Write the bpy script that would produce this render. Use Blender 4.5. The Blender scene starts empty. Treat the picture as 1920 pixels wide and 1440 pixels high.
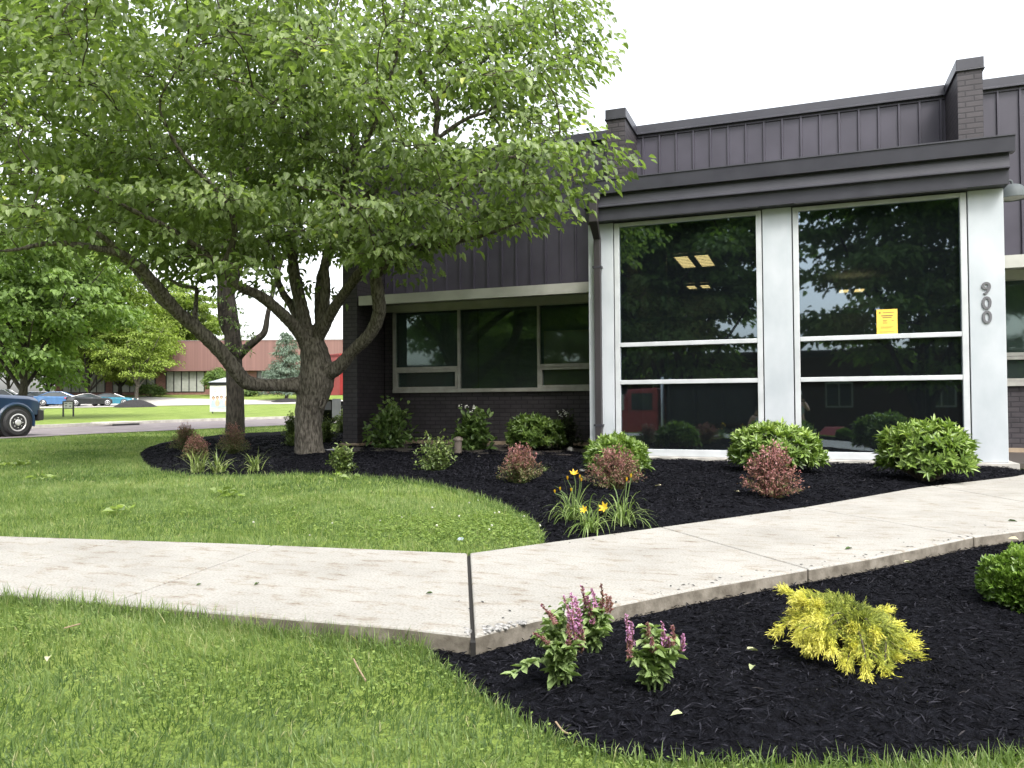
import bpy, bmesh, math, random
import numpy as np
from mathutils import Vector, Matrix
from mathutils.geometry import delaunay_2d_cdt

rng = np.random.default_rng(7)
random.seed(7)
sc = bpy.context.scene
C = sc.collection
R = math.radians

# ------------------------------------------------------------------ camera
FPX = 1430.0                      # focal length in pixels of the 1920 px wide frame
EYE = 0.9                         # the camera's height over the walkway
_psi, _th, _ro = R(20.62), R(1.23), R(-0.40)
F_ = np.array([-math.sin(_psi)*math.cos(_th), math.cos(_psi)*math.cos(_th), math.sin(_th)])
_r = np.array([math.cos(_psi), math.sin(_psi), 0.0]); _u = np.cross(_r, F_)
R_ = math.cos(_ro)*_r + math.sin(_ro)*_u
U_ = -math.sin(_ro)*_r + math.cos(_ro)*_u
cam_d = bpy.data.cameras.new("camera"); cam = bpy.data.objects.new("camera", cam_d); C.objects.link(cam)
cam_d.sensor_width = 36.0; cam_d.lens = 36.0*FPX/1920.0; cam_d.clip_start = 0.05; cam_d.clip_end = 2000
cam.matrix_world = Matrix(((R_[0], U_[0], -F_[0], 0), (R_[1], U_[1], -F_[1], 0), (R_[2], U_[2], -F_[2], EYE), (0, 0, 0, 1)))
sc.camera = cam

# ------------------------------------------------------------------ sky, sun, exposure
SUN_EL, SUN_AZ = R(52), R(140)    # azimuth clockwise from +Y: behind the camera to the right
w = bpy.data.worlds.new("World"); sc.world = w; w.use_nodes = True
nt = w.node_tree; nt.nodes.clear()
sky = nt.nodes.new("ShaderNodeTexSky"); sky.sky_type = 'NISHITA'; sky.sun_disc = False
sky.sun_elevation = SUN_EL; sky.sun_rotation = SUN_AZ; sky.dust_density = 4.0; sky.air_density = 1.2
hs = nt.nodes.new("ShaderNodeHueSaturation"); hs.inputs['Saturation'].default_value = 0.22
bgn = nt.nodes.new("ShaderNodeBackground"); bgn.inputs['Strength'].default_value = 0.15
wo = nt.nodes.new("ShaderNodeOutputWorld")
nt.links.new(sky.outputs[0], hs.inputs['Color']); nt.links.new(hs.outputs[0], bgn.inputs['Color']); nt.links.new(bgn.outputs[0], wo.inputs[0])
sd = bpy.data.lights.new("sun", 'SUN'); sd.energy = .85; sd.angle = R(14); sd.color = (1.0, 0.95, 0.88)
sun = bpy.data.objects.new("sun", sd); C.objects.link(sun)
_sv = Vector((math.sin(SUN_AZ)*math.cos(SUN_EL), math.cos(SUN_AZ)*math.cos(SUN_EL), math.sin(SUN_EL)))
sun.rotation_euler = (-_sv).to_track_quat('-Z', 'Y').to_euler()
sc.view_settings.view_transform = 'Standard'; sc.view_settings.look = 'None'
sc.view_settings.exposure = 1.8; sc.view_settings.gamma = 1.0
sc.render.engine = 'CYCLES'
sc.cycles.max_bounces = 8; sc.cycles.transparent_max_bounces = 12; sc.cycles.use_denoising = True

# ------------------------------------------------------------------ pixel -> place
def ray(px, py): return F_ + R_*(px-960)/FPX - U_*(py-720)/FPX
def onZ(px, py, z=0.0):
    d = ray(px, py); return np.array([0, 0, EYE]) + d*(z-EYE)/d[2]
def onY(px, py, Y):
    d = ray(px, py); return np.array([0, 0, EYE]) + d*Y/d[1]
def onK(px, py, k): return np.array([0, 0, EYE]) + ray(px, py)*k
_gk = [0, 38, 50, 65, 80, 97, 130, 300]; _gz = [0, 0, .1, .35, .72, 1.95, 2.3, 3.0]
def smooth(t): t = np.clip(t, 0, 1); return t*t*(3-2*t)
def H(x, y):
    x = np.asarray(x, float); y = np.asarray(y, float)
    z = np.full(np.broadcast(x, y).shape, -0.035)
    yc = np.where(x < -1.5, 3.4+(x+1.5)*.09, 3.4+(x+1.5)*1.5)
    z = z - 0.045*smooth((yc-y)/.5+.5)*smooth((x+2.9)/1.3)
    z = z - 0.62*smooth((1.25-y)/1.7) - 0.55*smooth((-2.0-y)/3.5)*smooth((x+40)/10)
    k = x*F_[0]+y*F_[1]
    z = z + np.interp(k, _gk, _gz)*np.clip((-x-29)/3, 0, 1)
    z = z - 0.06*smooth((-x-18)/2.5)*smooth((x+31)/1.0)
    return z
def G(px, py, dz=0.0):
    d = ray(px, py); o = np.array([0, 0, EYE])
    t = 1.5
    for _ in range(6000):
        p = o+d*t
        if p[2] <= float(H(p[0], p[1]))+dz: break
        t += 0.02
    return np.array([p[0], p[1], float(H(p[0], p[1]))+dz])
def kdepth(p): return float((np.array(p)-np.array([0, 0, EYE]))@F_)

# ------------------------------------------------------------------ things, parts, meshes
ROOT = {}
def thing(name, label, cat, loc=(0, 0, 0), rotz=0.0, group=None):
    o = bpy.data.objects.new(name, None); C.objects.link(o); o.empty_display_size = .1
    o.location = [float(v) for v in loc]; o.rotation_euler = (0, 0, rotz)
    o['label'] = label; o['category'] = cat
    if group: o['group'] = group
    ROOT[o] = Matrix.Translation(Vector([float(v) for v in loc])) @ Matrix.Rotation(rotz, 4, 'Z')
    return o
def tag(o, label, cat, group=None, kind=None):
    if label: o['label'] = label
    if cat: o['category'] = cat
    if group: o['group'] = group
    if kind: o['kind'] = kind
    return o
def link(name, me, mat, parent=None):
    o = bpy.data.objects.new(name, me); C.objects.link(o)
    if mat is not None: me.materials.append(mat)
    if parent is not None: o.parent = parent
    return o
def rootinv(parent):
    p = parent
    while p is not None and p not in ROOT: p = p.parent
    return ROOT[p].inverted() if p is not None else Matrix.Identity(4)
def arr(name, V, faces, mat, parent=None, world=True, smooth_=False, tint=None):
    """faces: list of (M,k) int arrays"""
    V = np.asarray(V, float)
    if parent is not None and world:
        m = np.array(rootinv(parent)); V = V@m[:3, :3].T + m[:3, 3]
    me = bpy.data.meshes.new(name)
    me.vertices.add(len(V)); me.vertices.foreach_set('co', V.astype(np.float32).ravel())
    faces = [np.asarray(f, np.int32) for f in faces if len(f)]
    loops = np.concatenate([f.ravel() for f in faces]); tot = np.concatenate([np.full(len(f), f.shape[1], np.int32) for f in faces])
    st = np.concatenate([[0], np.cumsum(tot)[:-1]]).astype(np.int32)
    me.loops.add(len(loops)); me.loops.foreach_set('vertex_index', loops.astype(np.int32))
    me.polygons.add(len(tot)); me.polygons.foreach_set('loop_start', st)
    try: me.polygons.foreach_set('loop_total', tot)
    except Exception: pass
    if smooth_: me.polygons.foreach_set('use_smooth', np.ones(len(tot), bool))
    if tint is not None:
        a = me.attributes.new('tint', 'FLOAT', 'POINT'); a.data.foreach_set('value', np.asarray(tint, np.float32))
    me.update(calc_edges=True); me.validate()
    return link(name, me, mat, parent)

class MB:
    """collects boxes, tubes, lathes, prisms; build() links them as one mesh"""
    def __init__(s): s.v = []; s.f = []; s.n = 0
    def add(s, V, Fs):
        V = np.asarray(V, float); s.v.append(V)
        for f in Fs: s.f.append(tuple(int(i)+s.n for i in f))
        s.n += len(V); return s
    def box(s, x0, x1, y0, y1, z0, z1):
        V = [(x0, y0, z0), (x1, y0, z0), (x1, y1, z0), (x0, y1, z0), (x0, y0, z1), (x1, y0, z1), (x1, y1, z1), (x0, y1, z1)]
        return s.add(V, [(0, 3, 2, 1), (4, 5, 6, 7), (0, 1, 5, 4), (1, 2, 6, 5), (2, 3, 7, 6), (3, 0, 4, 7)])
    def prism(s, poly, axis, a, b):
        n = len(poly); V = []
        for t in (a, b):
            for (p, q) in poly: V.append({'x': (t, p, q), 'y': (p, t, q), 'z': (p, q, t)}[axis])
        Fs = [tuple(range(n))[::-1], tuple(range(n, 2*n))] + [(i, (i+1) % n, n+(i+1) % n, n+i) for i in range(n)]
        return s.add(V, Fs)
    def loft(s, rings, cap=True):
        n = len(rings[0]); V = [p for r in rings for p in r]; Fs = []
        for i in range(len(rings)-1):
            for j in range(n): Fs.append((i*n+j, i*n+(j+1) % n, (i+1)*n+(j+1) % n, (i+1)*n+j))
        if cap: Fs += [tuple(range(n))[::-1], tuple((len(rings)-1)*n+j for j in range(n))]
        return s.add(V, Fs)
    def tube(s, pts, rad, n=8, jit=0.0):
        V, Fq = tube_arr(pts, rad, n, jit); return s.add(V, [tuple(q) for q in Fq])
    def lathe(s, prof, c=(0, 0, 0), n=24, axis='z'):
        V = []
        for (r, h) in prof:
            for j in range(n):
                a = 2*math.pi*j/n; p = (r*math.cos(a), r*math.sin(a), h)
                if axis == 'y': p = (p[0], p[2], p[1])
                if axis == 'x': p = (p[2], p[0], p[1])
                V.append((p[0]+c[0], p[1]+c[1], p[2]+c[2]))
        Fs = [(i*n+j, i*n+(j+1) % n, (i+1)*n+(j+1) % n, (i+1)*n+j) for i in range(len(prof)-1) for j in range(n)]
        Fs += [tuple(range(n))[::-1], tuple((len(prof)-1)*n+j for j in range(n))]
        return s.add(V, Fs)
    def build(s, name, mat, parent=None, world=True, smooth_=False, bevel=0.0, seg=2):
        V = np.concatenate(s.v)
        if parent is not None and world:
            m = np.array(rootinv(parent)); V = V@m[:3, :3].T + m[:3, 3]
        me = bpy.data.meshes.new(name); me.from_pydata([tuple(v) for v in V], [], s.f)
        bm = bmesh.new(); bm.from_mesh(me); bmesh.ops.recalc_face_normals(bm, faces=bm.faces); bm.to_mesh(me); bm.free()
        if smooth_:
            me.polygons.foreach_set('use_smooth', [True]*len(me.polygons))
            try: me.set_sharp_from_angle(angle=R(40))
            except Exception: pass
        me.update(); o = link(name, me, mat, parent)
        if bevel:
            b = o.modifiers.new('bevel', 'BEVEL'); b.width = bevel; b.segments = seg; b.limit_method = 'ANGLE'
        return o

def catmull(pts, m=6):
    P = np.asarray(pts, float)
    if len(P) < 3: return np.array([P[0]*(1-t)+P[-1]*t for t in np.linspace(0, 1, m+1)])
    Q = np.vstack([2*P[0]-P[1], P, 2*P[-1]-P[-2]]); out = []
    for i in range(1, len(Q)-2):
        for t in np.linspace(0, 1, m, endpoint=False):
            a, b, c, d = Q[i-1], Q[i], Q[i+1], Q[i+2]
            out.append(.5*((2*b)+(-a+c)*t+(2*a-5*b+4*c-d)*t*t+(-a+3*b-3*c+d)*t**3))
    out.append(P[-1]); return np.array(out)
def tube_arr(pts, rad, n=8, jit=0.0, cap=False):
    P = np.asarray(pts, float)
    if cap:
        rad = np.asarray(rad, float); P = np.concatenate([P[:1]-(P[1]-P[0])*.02, P, P[-1:]+(P[-1]-P[-2])*.02]); rad = np.concatenate([rad[:1], rad, rad[-1:]])
    m = len(P); rad = np.broadcast_to(np.asarray(rad, float), (m,))
    T = np.gradient(P, axis=0); T /= np.linalg.norm(T, axis=1, keepdims=True)+1e-9
    ref = np.array([0, 0, 1.0]) if abs(T[0][2]) < .9 else np.array([1.0, 0, 0])
    A = np.cross(T, ref); 
    for i in range(1, m):
        a = A[i-1]-T[i]*(A[i-1]@T[i]); A[i] = a
        A[i] /= np.linalg.norm(A[i])+1e-9
    A[0] /= np.linalg.norm(A[0])+1e-9
    B = np.cross(T, A); ang = np.arange(n)*2*math.pi/n
    rr = rad[:, None]*np.ones((m, n))
    if jit: rr = rr*(1+jit*rng.standard_normal((m, n)))
    if cap: rr[0] = rr[-1] = 1e-4
    V = P[:, None, :] + rr[:, :, None]*(np.cos(ang)[None, :, None]*A[:, None, :]+np.sin(ang)[None, :, None]*B[:, None, :])
    i = np.arange(m-1)[:, None]; j = np.arange(n)[None, :]
    Fq = np.stack([i*n+j, i*n+(j+1) % n, (i+1)*n+(j+1) % n, (i+1)*n+j], -1).reshape(-1, 4)
    return V.reshape(-1, 3), Fq
def tubes(name, items, mat, parent, n=6, smooth_=True):
    Vs, Fs, o = [], [], 0
    for pts, rad in items:
        V, Fq = tube_arr(pts, rad, n); Vs.append(V); Fs.append(Fq+o); o += len(V)
    return arr(name, np.concatenate(Vs), [np.concatenate(Fs)], mat, parent, smooth_=smooth_)

def unit(a): return a/(np.linalg.norm(a, axis=-1, keepdims=True)+1e-9)
def leaves(P, D, N, L, W, fold=.25, curl=.2):
    """hexagonal folded leaves: (n,3) base, direction, up normal -> V (6n,3), F (2n,4)"""
    n = len(P); D = unit(D); S = unit(np.cross(D, N)); N = unit(np.cross(S, D))
    L = np.broadcast_to(np.asarray(L, float), (n,))[:, None]; W = np.broadcast_to(np.asarray(W, float), (n,))[:, None]
    b = P; t = P+D*L-N*L*curl
    m1 = P+D*L*.33; m2 = P+D*L*.68-N*L*curl*.4
    up = N*W*fold
    V = np.stack([b, m1-S*W*.5+up, m2-S*W*.38+up, t, m2+S*W*.38+up, m1+S*W*.5+up], 1).reshape(-1, 3)
    o = (np.arange(n)*6)[:, None]
    Fq = np.concatenate([o+np.array([[0, 5, 4, 3]]), o+np.array([[0, 3, 2, 1]])])
    return V, Fq
def strips(P, D, L, W, bend, seg=5, side=None):
    """grass-like blades: base, start direction (n,3), length, width, gravity bend -> V, F"""
    n = len(P); D = unit(D); S = unit(np.cross(D, np.array([0, 0, 1.0]))+1e-6) if side is None else side
    L = np.broadcast_to(np.asarray(L, float), (n,)); W = np.broadcast_to(np.asarray(W, float), (n,)); bend = np.broadcast_to(np.asarray(bend, float), (n,))
    cur = P.copy(); d = D.copy(); rows = []
    for i in range(seg+1):
        t = i/seg; ww = (W*(1-t**1.8)*(.75+.5*min(t*3, 1)*.5)+.0004)[:, None]
        rows.append(np.stack([cur-S*ww*.5, cur+S*ww*.5], 1))
        d = unit(d+np.array([0, 0, -1.0])*(bend/seg*(.4+1.6*t))[:, None]); cur = cur+d*(L/seg)[:, None]
    V = np.stack(rows, 1).reshape(-1, 3); k = 2*(seg+1); o = (np.arange(n)*k)[:, None]
    Fq = np.concatenate([o+np.array([[2*i, 2*i+1, 2*i+3, 2*i+2]]) for i in range(seg)])
    return V, Fq
def rnd(n, a=0., b=1.): return rng.uniform(a, b, n)
def rdir(n): return unit(rng.standard_normal((n, 3)))
def inpoly(x, y, poly):
    poly = np.asarray(poly); ins = np.zeros(len(x), bool); j = len(poly)-1
    for i in range(len(poly)):
        xi, yi = poly[i]; xj, yj = poly[j]
        c = ((yi > y) != (yj > y)) & (x < (xj-xi)*(y-yi)/(yj-yi+1e-12)+xi); ins ^= c; j = i
    return ins
def sheet(name, poly, zf, mat, step, parent=None, skirt=0.0):
    """a constrained triangulated sheet over an XY polygon following zf(x, y)"""
    poly = np.asarray(poly, float); pts = []
    for i in range(len(poly)):
        a, b = poly[i], poly[(i+1) % len(poly)]; m = max(1, int(np.linalg.norm(b-a)/step))
        for t in range(m): pts.append(a+(b-a)*t/m)
    nb = len(pts); x0, y0 = poly.min(0); x1, y1 = poly.max(0)
    gx, gy = np.meshgrid(np.arange(x0+step*.5, x1, step), np.arange(y0+step*.5, y1, step))
    g = np.stack([gx.ravel(), gy.ravel()], 1)+rng.uniform(-.2, .2, (gx.size, 2))*step
    g = g[inpoly(g[:, 0], g[:, 1], poly)]
    bp = np.array(pts); keep = np.ones(len(g), bool)
    for i in range(0, len(g), 500): keep[i:i+500] = (np.linalg.norm(g[i:i+500, None]-bp[None], axis=2).min(1) > step*.35)
    allp = [Vector(p) for p in pts]+[Vector(p) for p in g[keep]]
    r = delaunay_2d_cdt(allp, [], [list(range(nb))], 1, 1e-5)
    xy = np.array([tuple(v) for v in r[0]]); V = np.column_stack([xy, zf(xy[:, 0], xy[:, 1])])
    fs = np.array([f for f in r[2] if len(f) == 3], np.int32)
    a = V[fs[:, 0], :2]; b = V[fs[:, 1], :2]; c = V[fs[:, 2], :2]
    fl = ((b-a)[:, 0]*(c-a)[:, 1]-(b-a)[:, 1]*(c-a)[:, 0]) < 0; fs[fl] = fs[fl][:, ::-1]
    return arr(name, V, [fs], mat, parent, smooth_=True)

# ------------------------------------------------------------------ materials
def newmat(name):
    m = bpy.data.materials.new(name); m.use_nodes = True; t = m.node_tree
    return m, t, t.nodes['Principled BSDF'], t.nodes.new, t.links.new
def setp(b, col=None, rough=None, metal=None, spec=None):
    if col is not None: b.inputs['Base Color'].default_value = (*col, 1)
    if rough is not None: b.inputs['Roughness'].default_value = rough
    if metal is not None: b.inputs['Metallic'].default_value = metal
    if spec is not None: b.inputs['Specular IOR Level'].default_value = spec
def ramp(t, stops):
    r = t.nodes.new('ShaderNodeValToRGB'); e = r.color_ramp.elements
    while len(e) < len(stops): e.new(.5)
    for i, (p, c) in enumerate(stops): e[i].position = p; e[i].color = (*c, 1)
    return r
def noise_mat(name, c0, c1, scale=8, rough=.6, bump=0., bscale=None, spec=.4, detail=6, lo=.35, hi=.65, metal=0., stretch=(1, 1, 1), bdist=.01):
    m, t, b, N, Lk = newmat(name); setp(b, None, rough, metal, spec)
    tc = N('ShaderNodeTexCoord'); mp = N('ShaderNodeMapping'); mp.inputs['Scale'].default_value = stretch
    nz = N('ShaderNodeTexNoise'); nz.inputs['Scale'].default_value = scale; nz.inputs['Detail'].default_value = detail
    r = ramp(t, [(lo, c0), (hi, c1)])
    Lk(tc.outputs['Object'], mp.inputs[0]); Lk(mp.outputs[0], nz.inputs['Vector']); Lk(nz.outputs[0], r.inputs[0]); Lk(r.outputs[0], b.inputs['Base Color'])
    if bump:
        n2 = N('ShaderNodeTexNoise'); n2.inputs['Scale'].default_value = bscale or scale*4; n2.inputs['Detail'].default_value = 6
        bp = N('ShaderNodeBump'); bp.inputs['Strength'].default_value = bump; bp.inputs['Distance'].default_value = bdist
        Lk(mp.outputs[0], n2.inputs['Vector']); Lk(n2.outputs[0], bp.inputs['Height']); Lk(bp.outputs[0], b.inputs['Normal'])
    return m
def flat(name, c, rough=.5, metal=0., spec=.5):
    d = tuple(v*.82 for v in c)
    return noise_mat(name, d, c, 3, rough, 0, metal=metal, spec=spec, detail=8)
def leaf_mat(name, stops, rough=.42, trans=.35, spec=.45, tcol=1.5):
    m, t, b, N, Lk = newmat(name); setp(b, None, rough, 0, spec)
    at = N('ShaderNodeAttribute'); at.attribute_name = 'tint'
    r = ramp(t, stops); Lk(at.outputs['Fac'], r.inputs[0]); Lk(r.outputs[0], b.inputs['Base Color'])
    tr = N('ShaderNodeBsdfTranslucent'); mu = N('ShaderNodeMix'); mu.data_type = 'RGBA'; mu.blend_type = 'MULTIPLY'; mu.inputs['Factor'].default_value = 1
    mu.inputs[7].default_value = (1.3*tcol/1.5, 1.45*tcol/1.5, .6, 1); Lk(r.outputs[0], mu.inputs[6]); Lk(mu.outputs[2], tr.inputs['Color'])
    mx = N('ShaderNodeMixShader'); mx.inputs[0].default_value = trans
    Lk(b.outputs[0], mx.inputs[1]); Lk(tr.outputs[0], mx.inputs[2]); Lk(mx.outputs[0], t.nodes['Material Output'].inputs[0])
    return m
def brick_mat(name, c0, c1, mortar, bw=.235, bh=.082, ms=.012, bump=.5, rough=.6):
    m, t, b, N, Lk = newmat(name); setp(b, None, rough, 0, .4)
    tc = N('ShaderNodeTexCoord'); sp = N('ShaderNodeSeparateXYZ'); ad = N('ShaderNodeMath'); cb = N('ShaderNodeCombineXYZ')
    Lk(tc.outputs['Object'], sp.inputs[0]); Lk(sp.outputs[0], ad.inputs[0]); Lk(sp.outputs[1], ad.inputs[1])
    Lk(ad.outputs[0], cb.inputs[0]); Lk(sp.outputs[2], cb.inputs[1])
    br = N('ShaderNodeTexBrick'); br.inputs['Color1'].default_value = (*c0, 1); br.inputs['Color2'].default_value = (*c1, 1); br.inputs['Mortar'].default_value = (*mortar, 1)
    br.inputs['Scale'].default_value = 1; br.inputs['Mortar Size'].default_value = ms; br.inputs['Brick Width'].default_value = bw; br.inputs['Row Height'].default_value = bh
    br.inputs['Mortar Smooth'].default_value = .25
    Lk(cb.outputs[0], br.inputs['Vector'])
    nz = N('ShaderNodeTexNoise'); nz.inputs['Scale'].default_value = 5; nz.inputs['Detail'].default_value = 6; Lk(tc.outputs['Object'], nz.inputs['Vector'])
    rp = ramp(t, [(.3, (.75, .75, .75)), (.7, (1.15, 1.15, 1.15))]); Lk(nz.outputs[0], rp.inputs[0])
    mu = N('ShaderNodeMix'); mu.data_type = 'RGBA'; mu.blend_type = 'MULTIPLY'; mu.inputs['Factor'].default_value = 1
    Lk(br.outputs[0], mu.inputs[6]); Lk(rp.outputs[0], mu.inputs[7]); Lk(mu.outputs[2], b.inputs['Base Color'])
    n2 = N('ShaderNodeTexNoise'); n2.inputs['Scale'].default_value = 60; Lk(tc.outputs['Object'], n2.inputs['Vector'])
    sb = N('ShaderNodeMath'); sb.operation = 'MULTIPLY_ADD'; sb.inputs[1].default_value = .25
    inv = N('ShaderNodeMath'); inv.operation = 'SUBTRACT'; inv.inputs[0].default_value = 1; Lk(br.outputs['Fac'], inv.inputs[1])
    Lk(n2.outputs[0], sb.inputs[0]); Lk(inv.outputs[0], sb.inputs[2])
    bp = N('ShaderNodeBump'); bp.inputs['Strength'].default_value = bump; bp.inputs['Distance'].default_value = .008
    Lk(sb.outputs[0], bp.inputs['Height']); Lk(bp.outputs[0], b.inputs['Normal'])
    return m
def glass_mat(name, ior=1.9, tint=(.12, .14, .14), refl=(.92, .94, 1.0), rough=0.0, haze=.05, haze_col=(.30, .35, .38)):
    m, t, b, N, Lk = newmat(name); t.nodes.remove(b)
    fr = N('ShaderNodeFresnel'); fr.inputs['IOR'].default_value = ior
    gl = N('ShaderNodeBsdfGlossy'); gl.inputs['Roughness'].default_value = rough; gl.inputs['Color'].default_value = (*refl, 1)
    tr = N('ShaderNodeBsdfTransparent'); tr.inputs['Color'].default_value = (*tint, 1)
    mx = N('ShaderNodeMixShader'); Lk(fr.outputs[0], mx.inputs[0]); Lk(tr.outputs[0], mx.inputs[1]); Lk(gl.outputs[0], mx.inputs[2])
    df = N('ShaderNodeBsdfDiffuse'); df.inputs['Color'].default_value = (*haze_col, 1); m2 = N('ShaderNodeMixShader'); m2.inputs[0].default_value = haze  # pale diffuse layer lifts the pane: hazy reflected light put into its colour
    Lk(mx.outputs[0], m2.inputs[1]); Lk(df.outputs[0], m2.inputs[2]); Lk(m2.outputs[0], t.nodes['Material Output'].inputs[0]); return m
def emit_mat(name, c, s):
    m, t, b, N, Lk = newmat(name); setp(b, c, .6); b.inputs['Emission Color'].default_value = (*c, 1); b.inputs['Emission Strength'].default_value = s
    return m

M = {}
M['siding'] = noise_mat('dark_siding_paint', (.036, .033, .046), (.047, .043, .059), 2.0, .42, .06, 40, detail=8)
M['gutter'] = noise_mat('dark_gutter_paint', (.030, .030, .039), (.039, .039, .049), 3.0, .4, .04, 30)
M['brick'] = brick_mat('painted_dark_brick', (.032, .027, .032), (.041, .035, .040), (.016, .014, .018))
M['white'] = noise_mat('white_panel_paint', (.335, .365, .39), (.425, .45, .475), 2.2, .45, .03, 30, detail=9, stretch=(1, 1, .6))
M['frame_white'] = flat('white_window_paint', (.46, .48, .495), .4)
M['alu'] = noise_mat('weathered_aluminium', (.27, .265, .24), (.36, .355, .33), 6, .45)
M['canopy'] = noise_mat('pale_canopy_metal', (.33, .33, .30), (.42, .42, .39), 2.5, .5)
M['glass'] = glass_mat('tinted_glass', 2.45, (.40, .47, .52), (.70, .84, .95), .018, .012, (.28, .35, .42))
M['glass_wing'] = glass_mat('wing_glass', 1.8, (.74, .82, .80), (.66, .80, .80), .03, .075, (.26, .33, .31))
M['footing'] = noise_mat('tan_footing', (.20, .15, .10), (.32, .25, .18), 6, .8, .3)
M['plinth'] = noise_mat('plinth_concrete', (.26, .25, .23), (.42, .40, .37), 5, .8, .4)
M['dark'] = flat('black_trim', (.015, .015, .017), .5)
M['roof'] = flat('roof_membrane', (.12, .12, .12), .9)
M['room'] = flat('room_wall', (.16, .19, .23), .8)
M['room_floor'] = flat('room_floor', (.06, .05, .045), .5)
M['blind'] = flat('blind_slats', (.20, .23, .23), .5)
M['shade'] = flat('tan_shade', (.46, .38, .27), .7)
M['digit'] = flat('digit_grey', (.11, .11, .12), .4)
M['paper'] = noise_mat('yellow_paper', (.62, .42, .06), (.72, .50, .09), 4, .7)
M['ink'] = flat('ink', (.16, .12, .05), .7)
M['lamp_grey'] = flat('lamp_enamel', (.075, .088, .092), .6, spec=.25)
M['lampglow'] = emit_mat('warm_lamp_panel', (1.0, .58, .20), 2.2)
M['bark'] = noise_mat('grey_brown_bark', (.045, .039, .031), (.175, .158, .132), 26, .9, .7, 30, spec=.2, stretch=(1.3, 1.3, .35), lo=.36, hi=.68, bdist=.025)
M['bark2'] = noise_mat('dark_bark', (.014, .012, .010), (.046, .041, .033), 14, .9, .9, 24, spec=.2, stretch=(1.3, 1.3, .4), bdist=.02)
M['twig'] = noise_mat('twig_bark', (.035, .028, .02), (.075, .06, .045), 9, .9)
M['steel'] = flat('chrome', (.85, .85, .86), .3, .85)
M['rubber'] = flat('tyre_rubber', (.02, .02, .021), .8)
M['carglass'] = flat('car_glass', (.04, .05, .055), .08)
def paint(name, c, rough=.25):
    m = flat(name, c, rough); b = m.node_tree.nodes['Principled BSDF']; b.inputs['Coat Weight'].default_value = .6; b.inputs['Coat Roughness'].default_value = .08; return m
# ------------------------------------------------------------------ ground, road, walk and beds
def xy(pts, z=0.0): return [tuple(onZ(px, py, z)[:2]) for px, py in pts]
walk_back_l = [(0, 1005), (439, 1019), (877, 1037)]
walk_front = [(0, 1112), (400, 1147), (760, 1177), (885, 1192)]
walk_back_r = [(880, 1037), (1020, 1018), (1240, 988), (1507, 951), (1720, 914), (1897, 894)]
walk_front_r = [(888.5, 1193), (903, 1190), (1000, 1163), (1150, 1135), (1300, 1104), (1633, 1046), (1826, 1006), (1920, 994)]
WBL = [(-14.0, 2.5)]+xy(walk_back_l); WFL = [(-14.0, 1.55)]+xy(walk_front)
WBR = xy(walk_back_r)+[(2.75, 10.95), (9.0, 11.0)]; WFR = xy(walk_front_r)+[(4.2, 9.0), (5.0, 9.4), (9.0, 9.5)]
WALK = WBL+WBR+WFR[::-1]+WFL[::-1]
bed_lawn_edge = [(262, 858), (268, 870), (282, 880), (305, 887), (360, 892), (450, 893), (560, 890), (640, 893), (720, 898), (800, 908), (880, 927), (940, 948), (985, 971), (1012, 993), (1021, 1017)]
bed_back_edge = [(262, 850), (275, 840), (300, 831), (340, 823), (400, 818), (480, 813), (540, 811), (600, 808)]
BED_FRONT_LINE = xy(bed_lawn_edge, -.03)
BED = BED_FRONT_LINE + [tuple(np.array(p)+np.array([0, .0])) for p in xy(walk_back_r[1:], 0.0)] + [(2.75, 10.95), (2.75, 11.5), (-2.5, 11.6), (-2.9, 14.3), (-9.0, 14.3), (-9.0, 17.5)] + xy(bed_back_edge, -.03)[::-1]
front_bed_edge = [(775, 1196), (800, 1224), (830, 1256), (880, 1291), (940, 1330), (1000, 1366), (1060, 1395), (1140, 1420), (1250, 1432), (1400, 1436), (1550, 1438), (1700, 1436), (1850, 1428), (1980, 1410)]
FB_EDGE = xy(front_bed_edge, -.08)
FBED = FB_EDGE + [(3.2, 3.6), (5.0, 8.0), (4.2, 9.0)] + xy(walk_front_r, 0)[::-1] + xy([(884, 1192), (820, 1184)], 0)

m, t, b, N, Lk = newmat('lawn_soil'); setp(b, None, .9, 0, .2)
tc = N('ShaderNodeTexCoord'); n1 = N('ShaderNodeTexNoise'); n1.inputs['Scale'].default_value = .8; n1.inputs['Detail'].default_value = 12; n1.inputs['Roughness'].default_value = .7
Lk(tc.outputs['Object'], n1.inputs['Vector']); r1 = ramp(t, [(.3, (.10, .15, .03)), (.5, (.16, .22, .045)), (.7, (.22, .27, .075))]); Lk(n1.outputs[0], r1.inputs[0]); Lk(r1.outputs[0], b.inputs['Base Color'])
n2 = N('ShaderNodeTexNoise'); n2.inputs['Scale'].default_value = 45; n2.inputs['Detail'].default_value = 8; Lk(tc.outputs['Object'], n2.inputs['Vector'])
bp = N('ShaderNodeBump'); bp.inputs['Strength'].default_value = .9; bp.inputs['Distance'].default_value = .04; Lk(n2.outputs[0], bp.inputs['Height']); Lk(bp.outputs[0], b.inputs['Normal'])
M['lawn'] = m
def axis_pts(segs):
    out = []
    for a, b_, s in segs: out.append(np.arange(a, b_, s))
    return np.unique(np.round(np.concatenate(out+[[segs[-1][1]]]), 4))
gx = axis_pts([(-400, -120, 40), (-120, -34, 4), (-34, -28, .5), (-28, -12, 1.0), (-12, 6, .25), (6, 30, 2), (30, 400, 40)])
gy = axis_pts([(-120, -20, 10), (-20, -6, 1), (-6, 12, .2), (12, 40, 1), (40, 140, 4), (140, 500, 40)])
X, Y = np.meshgrid(gx, gy); Z = H(X, Y)
ni, nj = X.shape; ii, jj = np.meshgrid(np.arange(ni-1), np.arange(nj-1), indexing='ij')
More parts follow.
